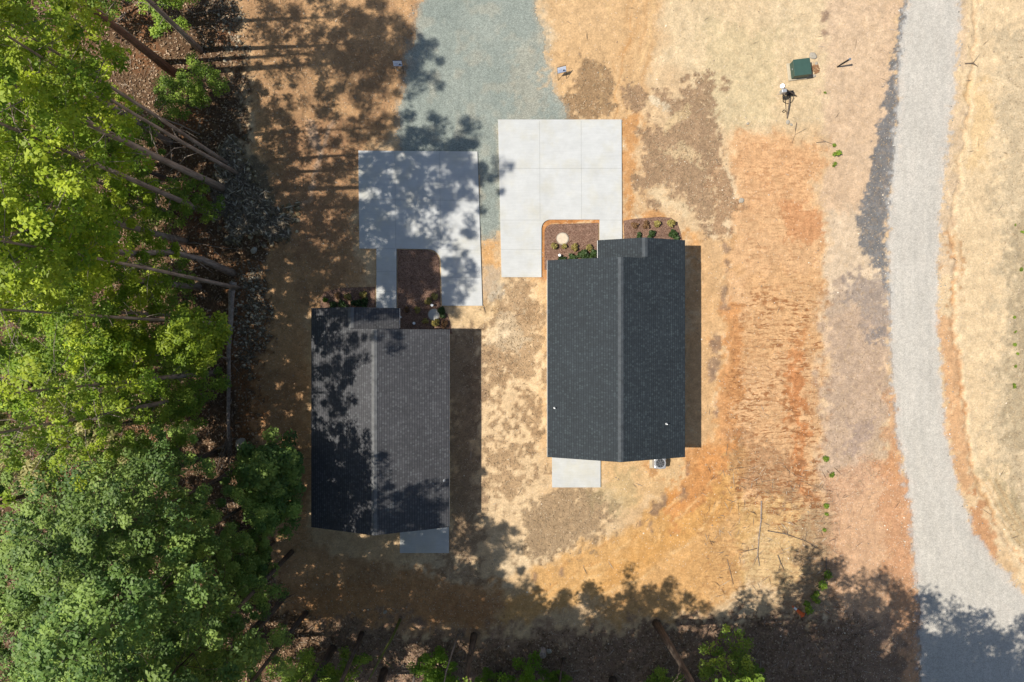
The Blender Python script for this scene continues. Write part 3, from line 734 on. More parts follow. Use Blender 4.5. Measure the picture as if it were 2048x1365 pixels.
def house(cx, yb, yf, ye, xl, sx, label, mats, vents, gap):
    root = empty('house', (cx, 0, 0))
    put(root, label, 'house', 'matching small single-storey houses')
    xr = (HW + xl) / 2
    zm = lambda x: HE + (HW - abs(x)) * PITCH
    zext = lambda x: zm(xr) - abs(xr - x) * PITCH
    roofm, capm = mats
    roof = slope_obj('roof', [(0, yb), (HW, yb), (HW, ye), (xr, ye), (xr, yf), (0, yf)], zm, roofm, root, 0, 1, sx)
    slope_obj('roof_slope', [(-HW, yb), (0, yb), (0, yf), (-HW, yf)], zm, roofm, roof, 0, 2, sx)
    slope_obj('roof_slope', [(xl, yf + 0.002), (xr, yf + 0.002), (xr, ye), (xl, ye)], zext, roofm, roof, xr, 3, sx)
    # ridge caps: overlapping bent pieces
    def caps(x0, y0, y1, zr, zf):
        m = MB(); y = y0; r = random.Random(3)
        w = 0.155
        while y < y1 - 0.05:
            L = min(0.27, y1 - y)
            t = 0.014 + r.random() * 0.012
            for s in (-1, 1):
                m.prism([(sx * x0, y), (sx * (x0 + s * w), y), (sx * (x0 + s * w), y + L), (sx * x0, y + L)],
                        lambda X, Y, t=t: zf(X * sx) - 0.004, lambda X, Y, t=t, y=y: zf(X * sx) + t + 0.02 * (Y - y))
            y += 0.235
        return m.build('ridge_cap', capm, roof)
    caps(0, yb + 0.01, yf - 0.01, 0, lambda x: HE + (HW - abs(x)) * PITCH)
    caps(xr, yf + 0.08, ye - 0.01, 0, lambda x: zm(xr) - abs(x - xr) * PITCH)
    # fascia, rake boards and gutters
    g = MB()
    for xx, y0, y1 in ((HW, yb, ye), (-HW, yb, yf)):
        s = 1 if xx > 0 else -1
        g.box((sx * (xx - s * 0.03), (y0 + y1) / 2, HE - 0.205), (0.085, y1 - y0 - 0.08, 0.10), bev=0.012)
    g.box((sx * (xl + 0.03), (yf + ye) / 2 + 0.04, HE - 0.205), (0.085, ye - yf - 0.1, 0.10), bev=0.012)
    g.build('gutter', M['white'], root)
    def rake(xa, xb, za, zb, y):
        L = math.hypot(xb - xa, zb - za) - 0.02
        k = MB()
        k.box((0, 0, 0), (L, 0.03, 0.16))
        ob = k.build('rake_board', M['white'], root, (sx * (xa + xb) / 2, y, (za + zb) / 2 - 0.23))
        ob.rotation_euler = (0, -math.atan2((zb - za) * sx, xb - xa), 0)
    rake(-HW, 0, HE, zm(0), yb + 0.02); rake(0, HW, zm(0), HE, yb + 0.02)
    rake(-HW, 0, HE, zm(0), yf - 0.02)
    rake(xl, xr, HE, zm(xr), ye - 0.02); rake(xr, HW, zm(xr), HE, ye - 0.02)
    # walls
    o = 0.38
    w = MB()
    top = lambda X, Y: HE + (HW - abs(X)) * PITCH - 0.16
    topx = lambda X, Y: min(HE + (HW - abs(X)) * PITCH, zext(X * sx)) - 0.16
    w.prism([(-HW + o, yb + o), (0, yb + o), (HW - o, yb + o), (HW - o, yf - o), (0, yf - o), (-HW + o, yf - o)], 0.0, HE - 0.06)
    w.prism([(-HW + o, yb + o), (0, yb + o), (0, yb + o + 0.12), (-HW + o, yb + o + 0.12)], HE - 0.07, top)
    w.prism([(HW - o, yb + o), (HW - o, yb + o + 0.12), (0, yb + o + 0.12), (0, yb + o)], HE - 0.07, top)
    w.prism([(-HW + o, yf - o - 0.12), (0, yf - o - 0.12), (0, yf - o), (-HW + o, yf - o)], HE - 0.07, top)
    w.prism([(HW - o, yf - o - 0.12), (HW - o, yf - o), (0, yf - o), (0, yf - o - 0.12)], HE - 0.07, top)
    xa, xb = sx * (xl + 1.7), sx * (HW - o)
    xa, xb = min(xa, xb), max(xa, xb)
    w.prism([(xa, yf - o + 0.003), (xb, yf - o + 0.003), (xb, ye - o), (xa, ye - o)], 0.0, HE - 0.06)
    xm = sx * xr
    w.prism([(xm, ye - o - 0.1), (sx * (HW - o), ye - o - 0.1), (sx * (HW - o), ye - o), (xm, ye - o)], HE - 0.07, lambda X, Y: zext(X * sx) - 0.16)
    w.prism([(xm, ye - o - 0.1), (sx * (xl + o), ye - o - 0.1), (sx * (xl + o), ye - o), (xm, ye - o)], HE - 0.07, lambda X, Y: zext(X * sx) - 0.16)
    w.build('wall', M['siding'], root)
    p = MB(); p.box((sx * (xl + o), ye - o - 0.05, (HE - 0.08) / 2), (0.12, 0.12, HE - 0.08), bev=0.01)
    p.build('porch_post', M['white'], root)
    # windows and doors
    def window(x, y, axis, s, wd=0.9, ht=1.25, z=1.55):
        a = MB(); c = MB()
        if axis == 'x':
            a.box((x + s * 0.02, y, z), (0.05, wd + 0.16, ht + 0.16)); c.box((x + s * 0.05, y, z), (0.02, wd, ht))
        else:
            a.box((x, y + s * 0.02, z), (wd + 0.16, 0.05, ht + 0.16)); c.box((x, y + s * 0.05, z), (wd, 0.02, ht))
        f = a.build('window', M['white'], root); c.build('pane', M['glass'], f)
    for yy in (yb + 2.2, yb + 5.2, yb + 8.4):
        window(HW - o, yy, 'x', 1); window(-HW + o, yy, 'x', -1)
    window(sx * -2.4, yf - o, 'y', 1, 1.5); window(sx * 2.6, ye - o, 'y', 1, 1.3)
    window(sx * 2.2, yb + o, 'y', -1, 1.2)
    d = MB(); d.box((sx * (xl + 0.95), yf - o + 0.025, 1.1), (0.92, 0.05, 2.08), bev=0.01)
    dd_ = d.build('door', M['door'], root)
    h_ = MB(); h_.cyl((sx * (xl + 1.3), yf - o + 0.05, 1.05), (sx * (xl + 1.3), yf - o + 0.10, 1.05), 0.03); h_.build('handle', M['grey_metal'], dd_)
    d = MB(); d.box((sx * -1.9, yb + o - 0.025, 1.1), (1.6, 0.05, 2.08), bev=0.01); d.build('door', M['glass'], root)
    # plumbing vents: pipe in a flashing boot
    for vx, vy in vents:
        z = zm(vx - cx); v = MB()
        v.cyl((vx - cx, vy, z - 0.05), (vx - cx, vy, z + 0.26), 0.035)
        v.cyl((vx - cx, vy, z - 0.04), (vx - cx, vy, z + 0.07), 0.07, 0.04)
        v.build('vent_pipe', M['pvc'], roof)
    return root
house(6.07, -6.76, 4.70, 5.87, -1.07, 1, 'right-hand house with dark blue-grey shingle roof standing in open sun', (M['roof_dark'], M['cap_dark']), [(8.86, -4.76), (2.46, -3.88)], 0)
house(-7.68, -10.84, 0.67, 1.92, -1.11, -1, 'left-hand house with grey-brown shingle roof half under tree shadows', (M['roof_brown'], M['cap_brown']), [(-3.94, -8.09)], 0)

# ------------------------------------------------------------------ small utilities
# air conditioner behind the right house
ax, ay = 9.10, -7.50
t = empty('air_conditioner', (ax, ay, 0)); put(t, 'round-topped outdoor air conditioner on a pad behind the right house', 'air conditioner')
b = MB(); b.box((-0.05, 0.02, 0.05), (0.92, 0.92, 0.10), bev=0.015); b.build('pad', M['dusty'], t)
b = MB(); b.box((0, 0, 0.44), (0.74, 0.74, 0.66), bev=0.09); b.build('casing', M['grey_metal'], t)
b = MB(); b.cyl((0, 0, 0.76), (0, 0, 0.80), 0.37, 0.33, 28); b.build('top_ring', M['grey_metal'], t)
b = MB(); b.cyl((0, 0, 0.795), (0, 0, 0.806), 0.27, 0.27, 28); fan = b.build('fan_opening', M['dark_metal'], t)
b = MB()
for r_ in (0.09, 0.16, 0.23):
    b.tube([(r_ * math.cos(a * math.pi / 10), r_ * math.sin(a * math.pi / 10), 0.815) for a in range(21)], 0.006, 4)
for a in range(8): b.cyl((0.03 * math.cos(a * .785), 0.03 * math.sin(a * .785), 0.812), (0.27 * math.cos(a * .785), 0.27 * math.sin(a * .785), 0.812), 0.005, n=5)
b.build('grille', M['grey_metal'], t)

# green transformer box on its pad
tx, ty = W(1600, 138, 0.4)
t = empty('transformer_box', (tx, ty, 0.0), R(7)); put(t, 'dark green metal utility box on pale pad in the sand near the road', 'utility box')
b = MB(); b.box((-0.05, 0.0, 0.02), (1.16, 1.10, 0.16), bev=0.03); b.build('pad', M['dusty'], t)
b = MB(); b.box((0.02, 0, 0.42), (1.0, 0.96, 0.56), bev=0.02); b.build('cabinet', M['green_paint'], t)
b = MB(); b.box((0.02, 0, 0.715), (1.05, 1.01, 0.035), bev=0.012); b.box((-0.44, 0.1, 0.735), (0.04, 0.12, 0.03)); b.build('lid', M['green_paint'], t)
b = MB(); b.box((-0.485, 0.02, 0.45), (0.02, 0.10, 0.06)); b.build('latch', M['grey_metal'], t)
# ring of rusty stones beside it
def stone_mesh(seed, n=1, flat=0.6):
    r = random.Random(seed); bm = bmesh.new(); bmesh.ops.create_icosphere(bm, subdivisions=2, radius=1)
    for v in bm.verts:
        k = 1 + 0.32 * (vn3(v.co * 1.3, seed) - 0.5) + 0.22 * (vn3(v.co * 2.9, seed + 9) - 0.5)
        v.co = Vector((v.co.x * k, v.co.y * k * 0.8, v.co.z * k * flat))
    me = bpy.data.meshes.new('rock'); bm.to_mesh(me); bm.free()
    return me
def vn3(v, seed):
    return (math.sin(v.x * 2.1 + seed * 1.7) * math.sin(v.y * 2.7 + seed * 0.9) * math.sin(v.z * 2.3 + seed * 2.3) + math.sin(v.x * 4.7 + v.y * 3.1 + seed) * 0.5) * 0.5 + 0.5
rocks = {}
for mn in ('stone', 'stone_dark', 'clay_chunk'):
    rocks[mn] = []
    for s_ in range(5):
        me = stone_mesh(s_ * 3 + len(mn)); me.materials.append(M[mn]); rocks[mn].append(me)
def rock(px, py, r, mat, label, group=None, rz=None, flat=1.0):
    x, y = W(px, py)
    o = bpy.data.objects.new('rock', random.choice(rocks[mat])); COL.objects.link(o)
    o.location = (x, y, ground_z(x, y) + r * 0.2); o.scale = (r, r, r * flat)
    o.rotation_euler = (0, 0, rz if rz is not None else random.uniform(0, 6.3))
    return put(o, label, 'rock', group)
rr = MB()
RG = random.Random(2)
for k in range(60):
    a = RG.uniform(0, 6.28); q = 0.24 * math.sqrt(RG.random())
    cx_, cy_ = q * math.cos(a), q * 1.15 * math.sin(a); s_ = RG.uniform(0.03, 0.055)
    rr.box((cx_, cy_, 0.03 + RG.random() * 0.04), (s_ * 2, s_ * 1.4, s_), (RG.random(), RG.random(), RG.random() * 3), bev=0.012)
px_, py_ = W(1632, 138)
put(rr.build('rubble', M['clay_chunk'], loc=(px_, py_, ground_z(px_, py_))), 'patch of rusty brown stones beside the green box', 'rubble', kind='stuff')
rock(1626, 112, 0.26, 'stone', 'largest pale stone at the top right corner of the green box', flat=0.5)
rock(1633, 127, 0.12, 'stone', 'small pale stone just above the rusty stones')
rock(1628, 152, 0.13, 'stone', 'small white stone just below the rusty stones', rz=0.2)
rock(1483, 401, 0.20, 'stone', 'white stone lying alone at the edge of the dry grass right of the right house', flat=0.5)
rock(1496, 247, 0.10, 'stone', 'small grey stone on pale sand below the marker post')
rock(1575, 245, 0.16, 'stone', 'pale stone at the foot of the fallen stand post', flat=0.6)
rock(1582, 250, 0.11, 'stone', 'smaller pale stone just right of the stand post foot')
rock(482, 888, 0.42, 'stone', 'rounded grey boulder beside the roots of the fallen trunk')
rock(427, 372, 0.26, 'stone', 'pale rock on the forest floor by the leaning grey trunk')
rock(435, 331, 0.27, 'stone', 'pale rock at the top end of the rubble heap')
rock(508, 501, 0.22, 'stone', 'white rock in the shade below the rubble heap')
rock(427, 656, 0.10, 'stone', 'small white rock on dark litter left of the fallen trunk')
rock(770, 1225, 0.14, 'stone', 'grey rock on shaded orange soil below the left house')
rock(1098, 1302, 0.20, 'stone', 'pale rock by the cut stump at the bottom edge')

# two yard signs
def yard_sign(px, py, rz, label, tilt):
    x, y = W(px, py)
    t = empty('yard_sign', (x, y, ground_z(x, y)), rz); put(t, label, 'sign', 'yard signs beside the gravel drive')
    c, s = math.cos(tilt), math.sin(tilt)
    P = lambda u, v, d=0.0: Vector((u, v * s * 1.0 - d * c * 0 + 0, v * c)) + Vector((0, -d * c, d * s))
    f = MB()
    for u in (-0.27, 0.27): f.tube([P(u, -0.25), P(u, 0.35), P(u, 1.0)], 0.014, 6)
    f.tube([P(-0.27, 0.55), P(0.27, 0.55)], 0.012, 6); f.tube([P(-0.27, 1.0), P(0.27, 1.0)], 0.014, 6)
    f.build('frame', M['dark_metal'], t)
    def plate(u0, v0, u1, v1, d, th, mat, name, par):
        bm = MB(); q = bm.bm
        vs = [q.verts.new(P(u, v, dd)) for dd in (d, d + th) for u, v in ((u0, v0), (u1, v0), (u1, v1), (u0, v1))]
        for fc in ((0, 1, 2, 3), (4, 5, 6, 7), (0, 1, 5, 4), (1, 2, 6, 5), (2, 3, 7, 6), (3, 0, 4, 7)): q.faces.new([vs[i] for i in fc])
        bmesh.ops.recalc_face_normals(q, faces=q.faces)
        return bm.build(name, mat, par)
    pan = plate(-0.27, 0.58, 0.27, 0.98, 0.016, 0.01, M['sign_white'], 'sign_panel', t)
    plate(-0.22, 0.78, 0.02, 0.80, 0.029, 0.003, M['sign_blue'], 'print_line', pan)
    plate(-0.22, 0.71, 0.0, 0.73, 0.029, 0.003, M['sign_blue'], 'print_line', pan)
    plate(-0.24, 0.62, 0.24, 0.645, 0.029, 0.003, M['sign_blue'], 'print_line', pan)
    q = MB(); pts = [(0.04, 0.67), (0.25, 0.67), (0.25, 0.70), (0.17, 0.735), (0.125, 0.785), (0.07, 0.73)]
    vs = [q.bm.verts.new(P(u, v, 0.0295)) for u, v in pts]; vs2 = [q.bm.verts.new(P(u, v, 0.033)) for u, v in pts]
    q.bm.faces.new(vs); q.bm.faces.new(vs2)
    for i in range(6): q.bm.faces.new((vs[i], vs[(i + 1) % 6], vs2[(i + 1) % 6], vs2[i]))
    bmesh.ops.recalc_face_normals(q.bm, faces=q.bm.faces)
    q.build('print_emblem', M['sign_dark'], pan)
yard_sign(799, 147, 0, 'small white yard sign in dappled shade left of the gravel drive', R(26))
yard_sign(1125, 160, R(14), 'small white yard sign on sunny sand right of the gravel drive', R(30))

# leaning dark marker stake with its shadow
x, y = W(1674, 134)
t = empty('marker_post', (x, y, ground_z(x, y)), 0); put(t, 'slim blue-grey marker post leaning over the sand right of the green box', 'post')
b = MB(); b.tube([(0, 0, -0.2), (0.12, 0.03, 0.35), (0.34, 0.09, 0.95)], [0.035, 0.05, 0.06], 6); b.build('post', M['dark_metal'], t)
b = MB(); b.tube([(0.34, 0.09, 0.95), (0.36, 0.096, 1.02)], [0.07, 0.07], 8); b.build('cap', simple('blue_cap', (0.16, 0.20, 0.26), 0.4), t)

# service stand: a meter head on posts, with cable loops
x, y = W(1572, 196)
t = empty('service_pedestal', (x, y, ground_z(x, y)), 0); put(t, 'temporary power stand with grey meter head and looping black cable on the sand', 'power stand')
g = lambda px, py, h: Vector((*W(px, py, h), h)) - Vector((x, y, 0))
b = MB(); b.box(g(1566, 184, 1.15), (0.30, 0.22, 0.42), (0, 0, 0.15), bev=0.03); hd = b.build('meter_box', M['grey_metal'], t)
b = MB(); b.cyl(g(1565, 173, 1.25), g(1564.5, 172.5, 1.40), 0.15, 0.13, 16); b.build('meter_dome', M['sign_white'], t)
b = MB(); b.tube([g(1566, 190, 0), g(1566, 188, 1.1)], 0.05, 8); b.tube([g(1569, 177, 1.2), g(1593, 193, 0.0)], 0.035, 7)
b.tube([g(1580, 190, 0.05), g(1578, 208, 0.35), g(1574, 236, 0.05)], 0.04, 7); b.build('post', M['twig'], t)
b = MB()
b.tube([g(1568, 182, 1.0), g(1565, 194, 0.5), g(1566, 204, 0.08), g(1574, 208, 0.05), g(1583, 205, 0.05), g(1587, 196, 0.2), g(1582, 187, 0.6), g(1573, 181, 1.0)], 0.018, 6)
b.tube([g(1570, 184, 0.9), g(1570, 200, 0.1), g(1572, 222, 0.04), g(1567, 226, 0.05), g(1564, 224, 0.08), g(1568, 220, 0.08), g(1573, 224, 0.04), g(1574, 238, 0.03)], 0.018, 6)
b.build('cable', M['dark_metal'], t)
b = MB(); b.box(g(1580, 187, 0.25), (0.42, 0.28, 0.2), (0, 0, 0.1), bev=0.04); b.build('junction_box', M['dark_metal'], t)

# septic lids, cleanout pipes
def lid(px, py, mat, label):
    x, y = W(px, py); t = empty('septic_lid', (x, y, 0.05)); put(t, label, 'lid', 'round lids in the mulch beds')
    b = MB(); b.cyl((0, 0, -0.05), (0, 0, 0.06), 0.40, 0.38, 32); b.build('rim', M['stone'], t)
    b = MB(); b.cyl((0, 0, 0.05), (0, 0, 0.085), 0.345, 0.32, 32)
    for a in range(6): b.box((0.2 * math.cos(a * 1.047), 0.2 * math.sin(a * 1.047), 0.09), (0.16, 0.02, 0.012), (0, 0, a * 1.047))
    b.build('cover', M[mat], t)
lid(1125, 478, 'lid', 'pale tan round lid in the sunny mulch bed by the right house')
lid(868, 630, 'lid_grey', 'grey round lid in the shaded mulch bed by the left house')
def pipe(px, py, label):
    x, y = W(px, py, 0.3); t = empty('cleanout_pipe', (x, y, 0.04)); put(t, label, 'pipe', 'white pipes in the mulch beds')
    b = MB(); b.cyl((0, 0, -0.1), (0, 0, 0.30), 0.055, n=14); b.build('riser', M['pvc'], t)
    b = MB(); b.cyl((0, 0, 0.29), (0, 0, 0.35), 0.085, n=14); b.box((0, 0, 0.365), (0.05, 0.05, 0.03)); b.build('cap', M['pvc'], t)
pipe(1119, 511, 'short white pipe among dark shrubs at the front of the right house')
pipe(864, 611, 'short white pipe above the grey round lid by the left house')
pipe(828, 647, 'short white pipe against the front wall of the left house')

# orange marker cone lying on its side
cA = Vector((*W(1604, 1229), 0)); cB = Vector((*W(1584, 1212), 0))
cA.z = ground_z(cA.x, cA.y) + 0.13; cB.z = ground_z(cB.x, cB.y) + 0.04
t = empty('traffic_cone', cA); put(t, 'orange traffic cone with white band knocked over beside green weeds', 'traffic cone')
D = cB - cA
b = MB(); b.cyl((0, 0, 0), D * 0.62, 0.15, 0.075, 18); b.cyl(D * 0.80, D, 0.052, 0.03, 18); b.build('cone', M['orange'], t)
b = MB(); b.cyl(D * 0.60, D * 0.82, 0.082, 0.055, 18); b.build('band', M['pvc'], t)
b = MB(); b.cyl(-D.normalized() * 0.03, D.normalized() * 0.01, 0.20, 0.20, 4); b.build('base', M['orange'], t)

# ------------------------------------------------------------------ foliage machinery
def leaves(centers, radii, per, size, seed, flat=0.62, up=0.74, clump_val=None, aspect=0.55):
    """leaf quads scattered round clump centres; returns verts, faces, tint, clump"""
    rg = np.random.RandomState(seed)
    n = len(centers); tot = n * per
    c = np.repeat(np.asarray(centers), per, 0); r = np.repeat(np.asarray(radii), per)
    d = rg.normal(size=(tot, 3)); d /= np.linalg.norm(d, axis=1, keepdims=True)
    q = rg.rand(tot) ** 0.45
    p = c + d * (r * q)[:, None] * np.array([1, 1, flat])
    # orientation
    nrm = rg.normal(size=(tot, 3)) * (1 - up) + np.array([0, 0, 1]) * up + d * 0.35
    nrm /= np.linalg.norm(nrm, axis=1, keepdims=True)
    t = np.cross(nrm, rg.normal(size=(tot, 3))); t /= np.linalg.norm(t, axis=1, keepdims=True)
    bt = np.cross(nrm, t)
    L = size * (0.7 + 0.6 * rg.rand(tot))[:, None]
    v = np.stack([p - t * L * 0.5, p + bt * L * aspect * 0.5 + nrm * L * 0.06, p + t * L * 0.5, p - bt * L * aspect * 0.5 + nrm * L * 0.06], 1)
    f = np.arange(tot * 4).reshape(tot, 4)
    tint = rg.rand(tot)
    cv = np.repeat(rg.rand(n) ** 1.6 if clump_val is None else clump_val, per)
    cv = np.clip(cv * 0.75 + 0.25 * (d[:, 2] * q * 0.5 + 0.5), 0, 1)  # upper leaves of each clump paler: sunlit tops put into the colour
    return v.reshape(-1, 3), f, np.repeat(tint, 4), np.repeat(cv, 4)

def leaf_mesh(name, parts, mat):
    V = np.concatenate([p[0] for p in parts]); off = 0; F = []
    for p in parts: F.append(p[1] + off); off += len(p[0])
    me = arr_mesh(name, V, np.concatenate(F), 4)
    for nm, i in (('tint', 2), ('clump', 3)):
        a = me.attributes.new(nm, 'FLOAT', 'POINT'); a.data.foreach_set('value', np.concatenate([p[i] for p in parts]).astype(np.float32))
    me.materials.append(mat)
    return me

def tree_meshes(seed, h, cb, rad, leaf, bark, nlimb=26, per=170, lsize=0.24, tr=0.17, clr=(0.45, 0.85), bend=0.4, sub=3, top_round=1.0, curve=None):
    rg = random.Random(seed)
    pts = []; rads = []; n = 9
    bx, by = rg.uniform(-bend, bend), rg.uniform(-bend, bend)
    for i in range(n):
        f = i / (n - 1); z = h * 0.95 * f
        if curve: ox, oy = curve(f)
        else: ox, oy = bx * math.sin(f * 3.0), by * math.sin(f * 2.3)
        pts.append(Vector((ox, oy, z - (0.3 if i == 0 else 0)))); rads.append(tr * (1.25 if i == 0 else 1) * (1 - 0.88 * f) + 0.012)
    m = MB(); m.tube(pts, rads, 9)
    def at(z):
        f = max(0, min(0.999, z / (h * 0.95))) * (n - 1); i = int(f)
        return pts[i].lerp(pts[i + 1], f - i), rads[i] * (1 - (f - i)) + rads[i + 1] * (f - i)
    for k in range(9):      # dead limbs and broken stubs on the bare bole
        z = rg.uniform(0.25 * cb, 0.98 * cb); p0, r0 = at(z); a = rg.uniform(0, 6.28); L = rg.uniform(0.25, 1.7)
        p1 = p0 + Vector((math.cos(a) * L * 0.5, math.sin(a) * L * 0.5, 0.12 * L)); p2 = p1 + Vector((math.cos(a + rg.uniform(-.6, .6)) * L * 0.5, math.sin(a) * L * 0.5, rg.uniform(-.2, .3)))
        m.tube([p0, p1, p2], [max(0.012, r0 * 0.2), max(0.01, r0 * 0.13), 0.006], 4)
    cen = []; rr_ = []
    for k in range(nlimb):
        u = (k + rg.random() * 0.8) / nlimb
        z = cb + (h - cb) * 0.92 * u
        prof = math.sin(math.pi * min(1, 0.18 + 0.80 * u)) ** 0.7 * (1 if u < 0.5 else 1 * top_round + (1 - top_round) * (1 - (u - 0.5) * 2))
        L = rad * prof * rg.uniform(0.65, 1.12)
        a = k * 2.4 + rg.uniform(-0.5, 0.5)
        p0, r0 = at(z - 0.25 * L)
        rise = L * rg.uniform(0.15, 0.6)
        p1 = p0 + Vector((math.cos(a) * L * 0.5, math.sin(a) * L * 0.5, rise * 0.45))
        p2 = p0 + Vector((math.cos(a + 0.15) * L, math.sin(a + 0.15) * L, rise))
        lr = max(0.016, r0 * 0.27)
        m.tube([p0, p1, p2], [lr, lr * 0.6, 0.012], 5)
        cen.append(p2); rr_.append(rg.uniform(*clr))
        for s_ in range(sub):
            f = rg.uniform(0.35, 0.95); q = p0.lerp(p1, f * 2) if f < 0.5 else p1.lerp(p2, f * 2 - 1)
            e = q + Vector((rg.uniform(-1, 1), rg.uniform(-1, 1), rg.uniform(-0.2, 0.6))) * (0.30 * L + 0.35)
            m.tube([q, q.lerp(e, 0.5) + Vector((0, 0, 0.06)), e], [lr * 0.4, lr * 0.25, 0.008], 4)
            cen.append(e); rr_.append(rg.uniform(*clr) * 0.9)
    tme = bpy.data.meshes.new('trunk'); m.bm.to_mesh(tme); m.bm.free()
    tme.materials.append(bark); tme.polygons.foreach_set('use_smooth', np.ones(len(tme.polygons), bool))
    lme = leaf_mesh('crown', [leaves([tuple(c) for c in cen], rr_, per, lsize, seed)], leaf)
    return tme, lme

def place_tree(name, meshes, x, y, label, cat='tree', group=None, rz=0, sc=1.0, tilt=(0, 0), sz=None):
    t = empty(name, (x, y, ground_z(x, y)), 0)
    t.rotation_euler = (tilt[0], tilt[1], rz); t.scale = (sc, sc, sz if sz else sc)
    put(t, label, cat, group)
    link('trunk', meshes[0], None, t); link('crown', meshes[1], None, t)
    return t

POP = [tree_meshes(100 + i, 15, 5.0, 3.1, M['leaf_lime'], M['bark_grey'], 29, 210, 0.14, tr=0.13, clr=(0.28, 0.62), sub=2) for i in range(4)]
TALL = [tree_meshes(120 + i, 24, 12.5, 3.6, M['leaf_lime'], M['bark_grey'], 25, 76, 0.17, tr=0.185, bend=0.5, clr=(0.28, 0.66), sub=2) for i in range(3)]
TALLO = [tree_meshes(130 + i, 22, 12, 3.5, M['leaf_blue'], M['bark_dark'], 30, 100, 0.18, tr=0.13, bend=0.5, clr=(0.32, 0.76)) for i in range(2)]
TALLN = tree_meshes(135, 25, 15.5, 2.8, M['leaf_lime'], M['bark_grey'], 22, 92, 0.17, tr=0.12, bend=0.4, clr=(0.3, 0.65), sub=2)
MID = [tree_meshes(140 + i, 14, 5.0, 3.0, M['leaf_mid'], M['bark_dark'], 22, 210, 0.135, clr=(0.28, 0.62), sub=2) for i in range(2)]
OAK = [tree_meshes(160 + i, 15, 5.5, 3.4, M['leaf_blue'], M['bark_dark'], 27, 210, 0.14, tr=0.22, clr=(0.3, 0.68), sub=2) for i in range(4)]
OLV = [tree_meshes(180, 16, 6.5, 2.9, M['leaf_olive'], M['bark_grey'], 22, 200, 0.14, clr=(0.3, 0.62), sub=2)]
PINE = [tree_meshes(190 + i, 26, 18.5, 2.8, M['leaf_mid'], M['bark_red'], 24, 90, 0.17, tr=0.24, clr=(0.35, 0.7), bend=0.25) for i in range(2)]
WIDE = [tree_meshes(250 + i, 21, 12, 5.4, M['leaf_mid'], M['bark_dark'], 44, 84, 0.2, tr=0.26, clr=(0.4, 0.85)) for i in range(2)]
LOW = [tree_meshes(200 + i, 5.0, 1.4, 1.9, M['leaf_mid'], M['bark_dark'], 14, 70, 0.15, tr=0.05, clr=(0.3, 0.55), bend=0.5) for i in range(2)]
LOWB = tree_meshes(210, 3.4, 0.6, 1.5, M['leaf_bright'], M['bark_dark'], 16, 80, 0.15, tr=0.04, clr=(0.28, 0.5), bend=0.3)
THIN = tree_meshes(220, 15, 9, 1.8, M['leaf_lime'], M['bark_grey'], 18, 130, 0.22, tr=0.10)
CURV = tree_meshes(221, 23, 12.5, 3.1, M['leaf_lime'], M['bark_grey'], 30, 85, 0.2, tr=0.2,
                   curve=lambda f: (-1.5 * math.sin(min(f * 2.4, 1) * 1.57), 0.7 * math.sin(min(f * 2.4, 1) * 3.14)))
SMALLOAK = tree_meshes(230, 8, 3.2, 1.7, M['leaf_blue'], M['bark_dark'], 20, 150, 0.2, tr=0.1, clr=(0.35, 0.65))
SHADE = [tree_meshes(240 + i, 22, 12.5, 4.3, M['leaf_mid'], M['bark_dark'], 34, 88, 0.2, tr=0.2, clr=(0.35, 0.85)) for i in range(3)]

G_L = 'trees of the left wood'; G_O = 'blue-green trees in the lower left corner'; G_B = 'tall trees along the bottom edge'
T_ = place_tree
# left wood, from the top edge down
T_('pine_tree', PINE[0], *W(350, 148), 'leaning reddish pine trunk crossing the top left corner', 'tree', G_L)
T_('broadleaf_tree', TALL[0], *W(400, 100), 'grey trunk at the top edge right of the reddish pine', 'tree', G_L, 1.1, 0.9)
T_('broadleaf_tree', TALL[1], *W(445, 376), 'tall tree with the thick pale trunk rising left from the rubble heap', 'tree', G_L, 2.3, 1.12, (0, 0), 1.2)
T_('slender_tree', TALLN, -17.2, 10.5, 'thin tall tree between the slim trunk and the thick pale trunk', 'tree', G_L, 4.1, 0.98)
T_('leafy_tree', MID[0], -21.5, 10.1, 'rounded mid-height crown in front of the thick pale trunk top', 'tree', G_L, 4.1, 0.75)
T_('slender_tree', TALLN, *W(455, 328), 'slim grey-trunked tree just above the thick pale trunk', 'tree', G_L, 0.7, 1.0)
T_('broadleaf_tree', TALL[2], *W(300, 430), 'tree whose short pale trunk shows below the thick pale trunk', 'tree', G_L, 4.0, 0.93)
T_('curved_tree', CURV, *W(466, 548), 'tree with trunk arched to the left above the fallen trunk', 'tree', G_L, 0.0)
T_('slender_tree', THIN, *W(405, 713), 'slim tree leaning left, level with the middle of the fallen trunk', 'tree', G_L, 2.0, 0.8)
T_('slender_tree', THIN, *W(460, 722), 'slim forked tree nearest the middle of the fallen trunk', 'tree', G_L, 3.6, 0.75, (0.05, -0.25))
T_('slender_tree', TALLN, *W(452, 648), 'tall slim tree shading the left house porch', 'tree', G_L, 5.6, 0.95)
T_('slender_tree', TALLN, -17.1, 3.3, 'tall slim tree right of the arched trunk base', 'tree', G_L, 1.6, 0.98)
T_('broadleaf_tree', POP[0], -24.0, 13.6, 'yellow-green tree in the top left corner', 'tree', G_L, 0.4, 1.0)
T_('broadleaf_tree', POP[1], -22.4, 11.0, 'yellow-green tree left of the pine and below the corner tree', 'tree', G_L, 1.9, 0.95)
T_('broadleaf_tree', POP[2], -24.5, 10.0, 'yellow-green tree at the left edge, a quarter down the picture', 'tree', G_L, 3.0, 1.0)
T_('broadleaf_tree', POP[0], -21.6, 8.0, 'bright yellow-green crown left of the thick pale trunk', 'tree', G_L, 4.4, 0.95)
T_('broadleaf_tree', POP[1], -20.6, 4.3, 'bright yellow-green crown left of the arched trunk', 'tree', G_L, 5.2, 0.92)
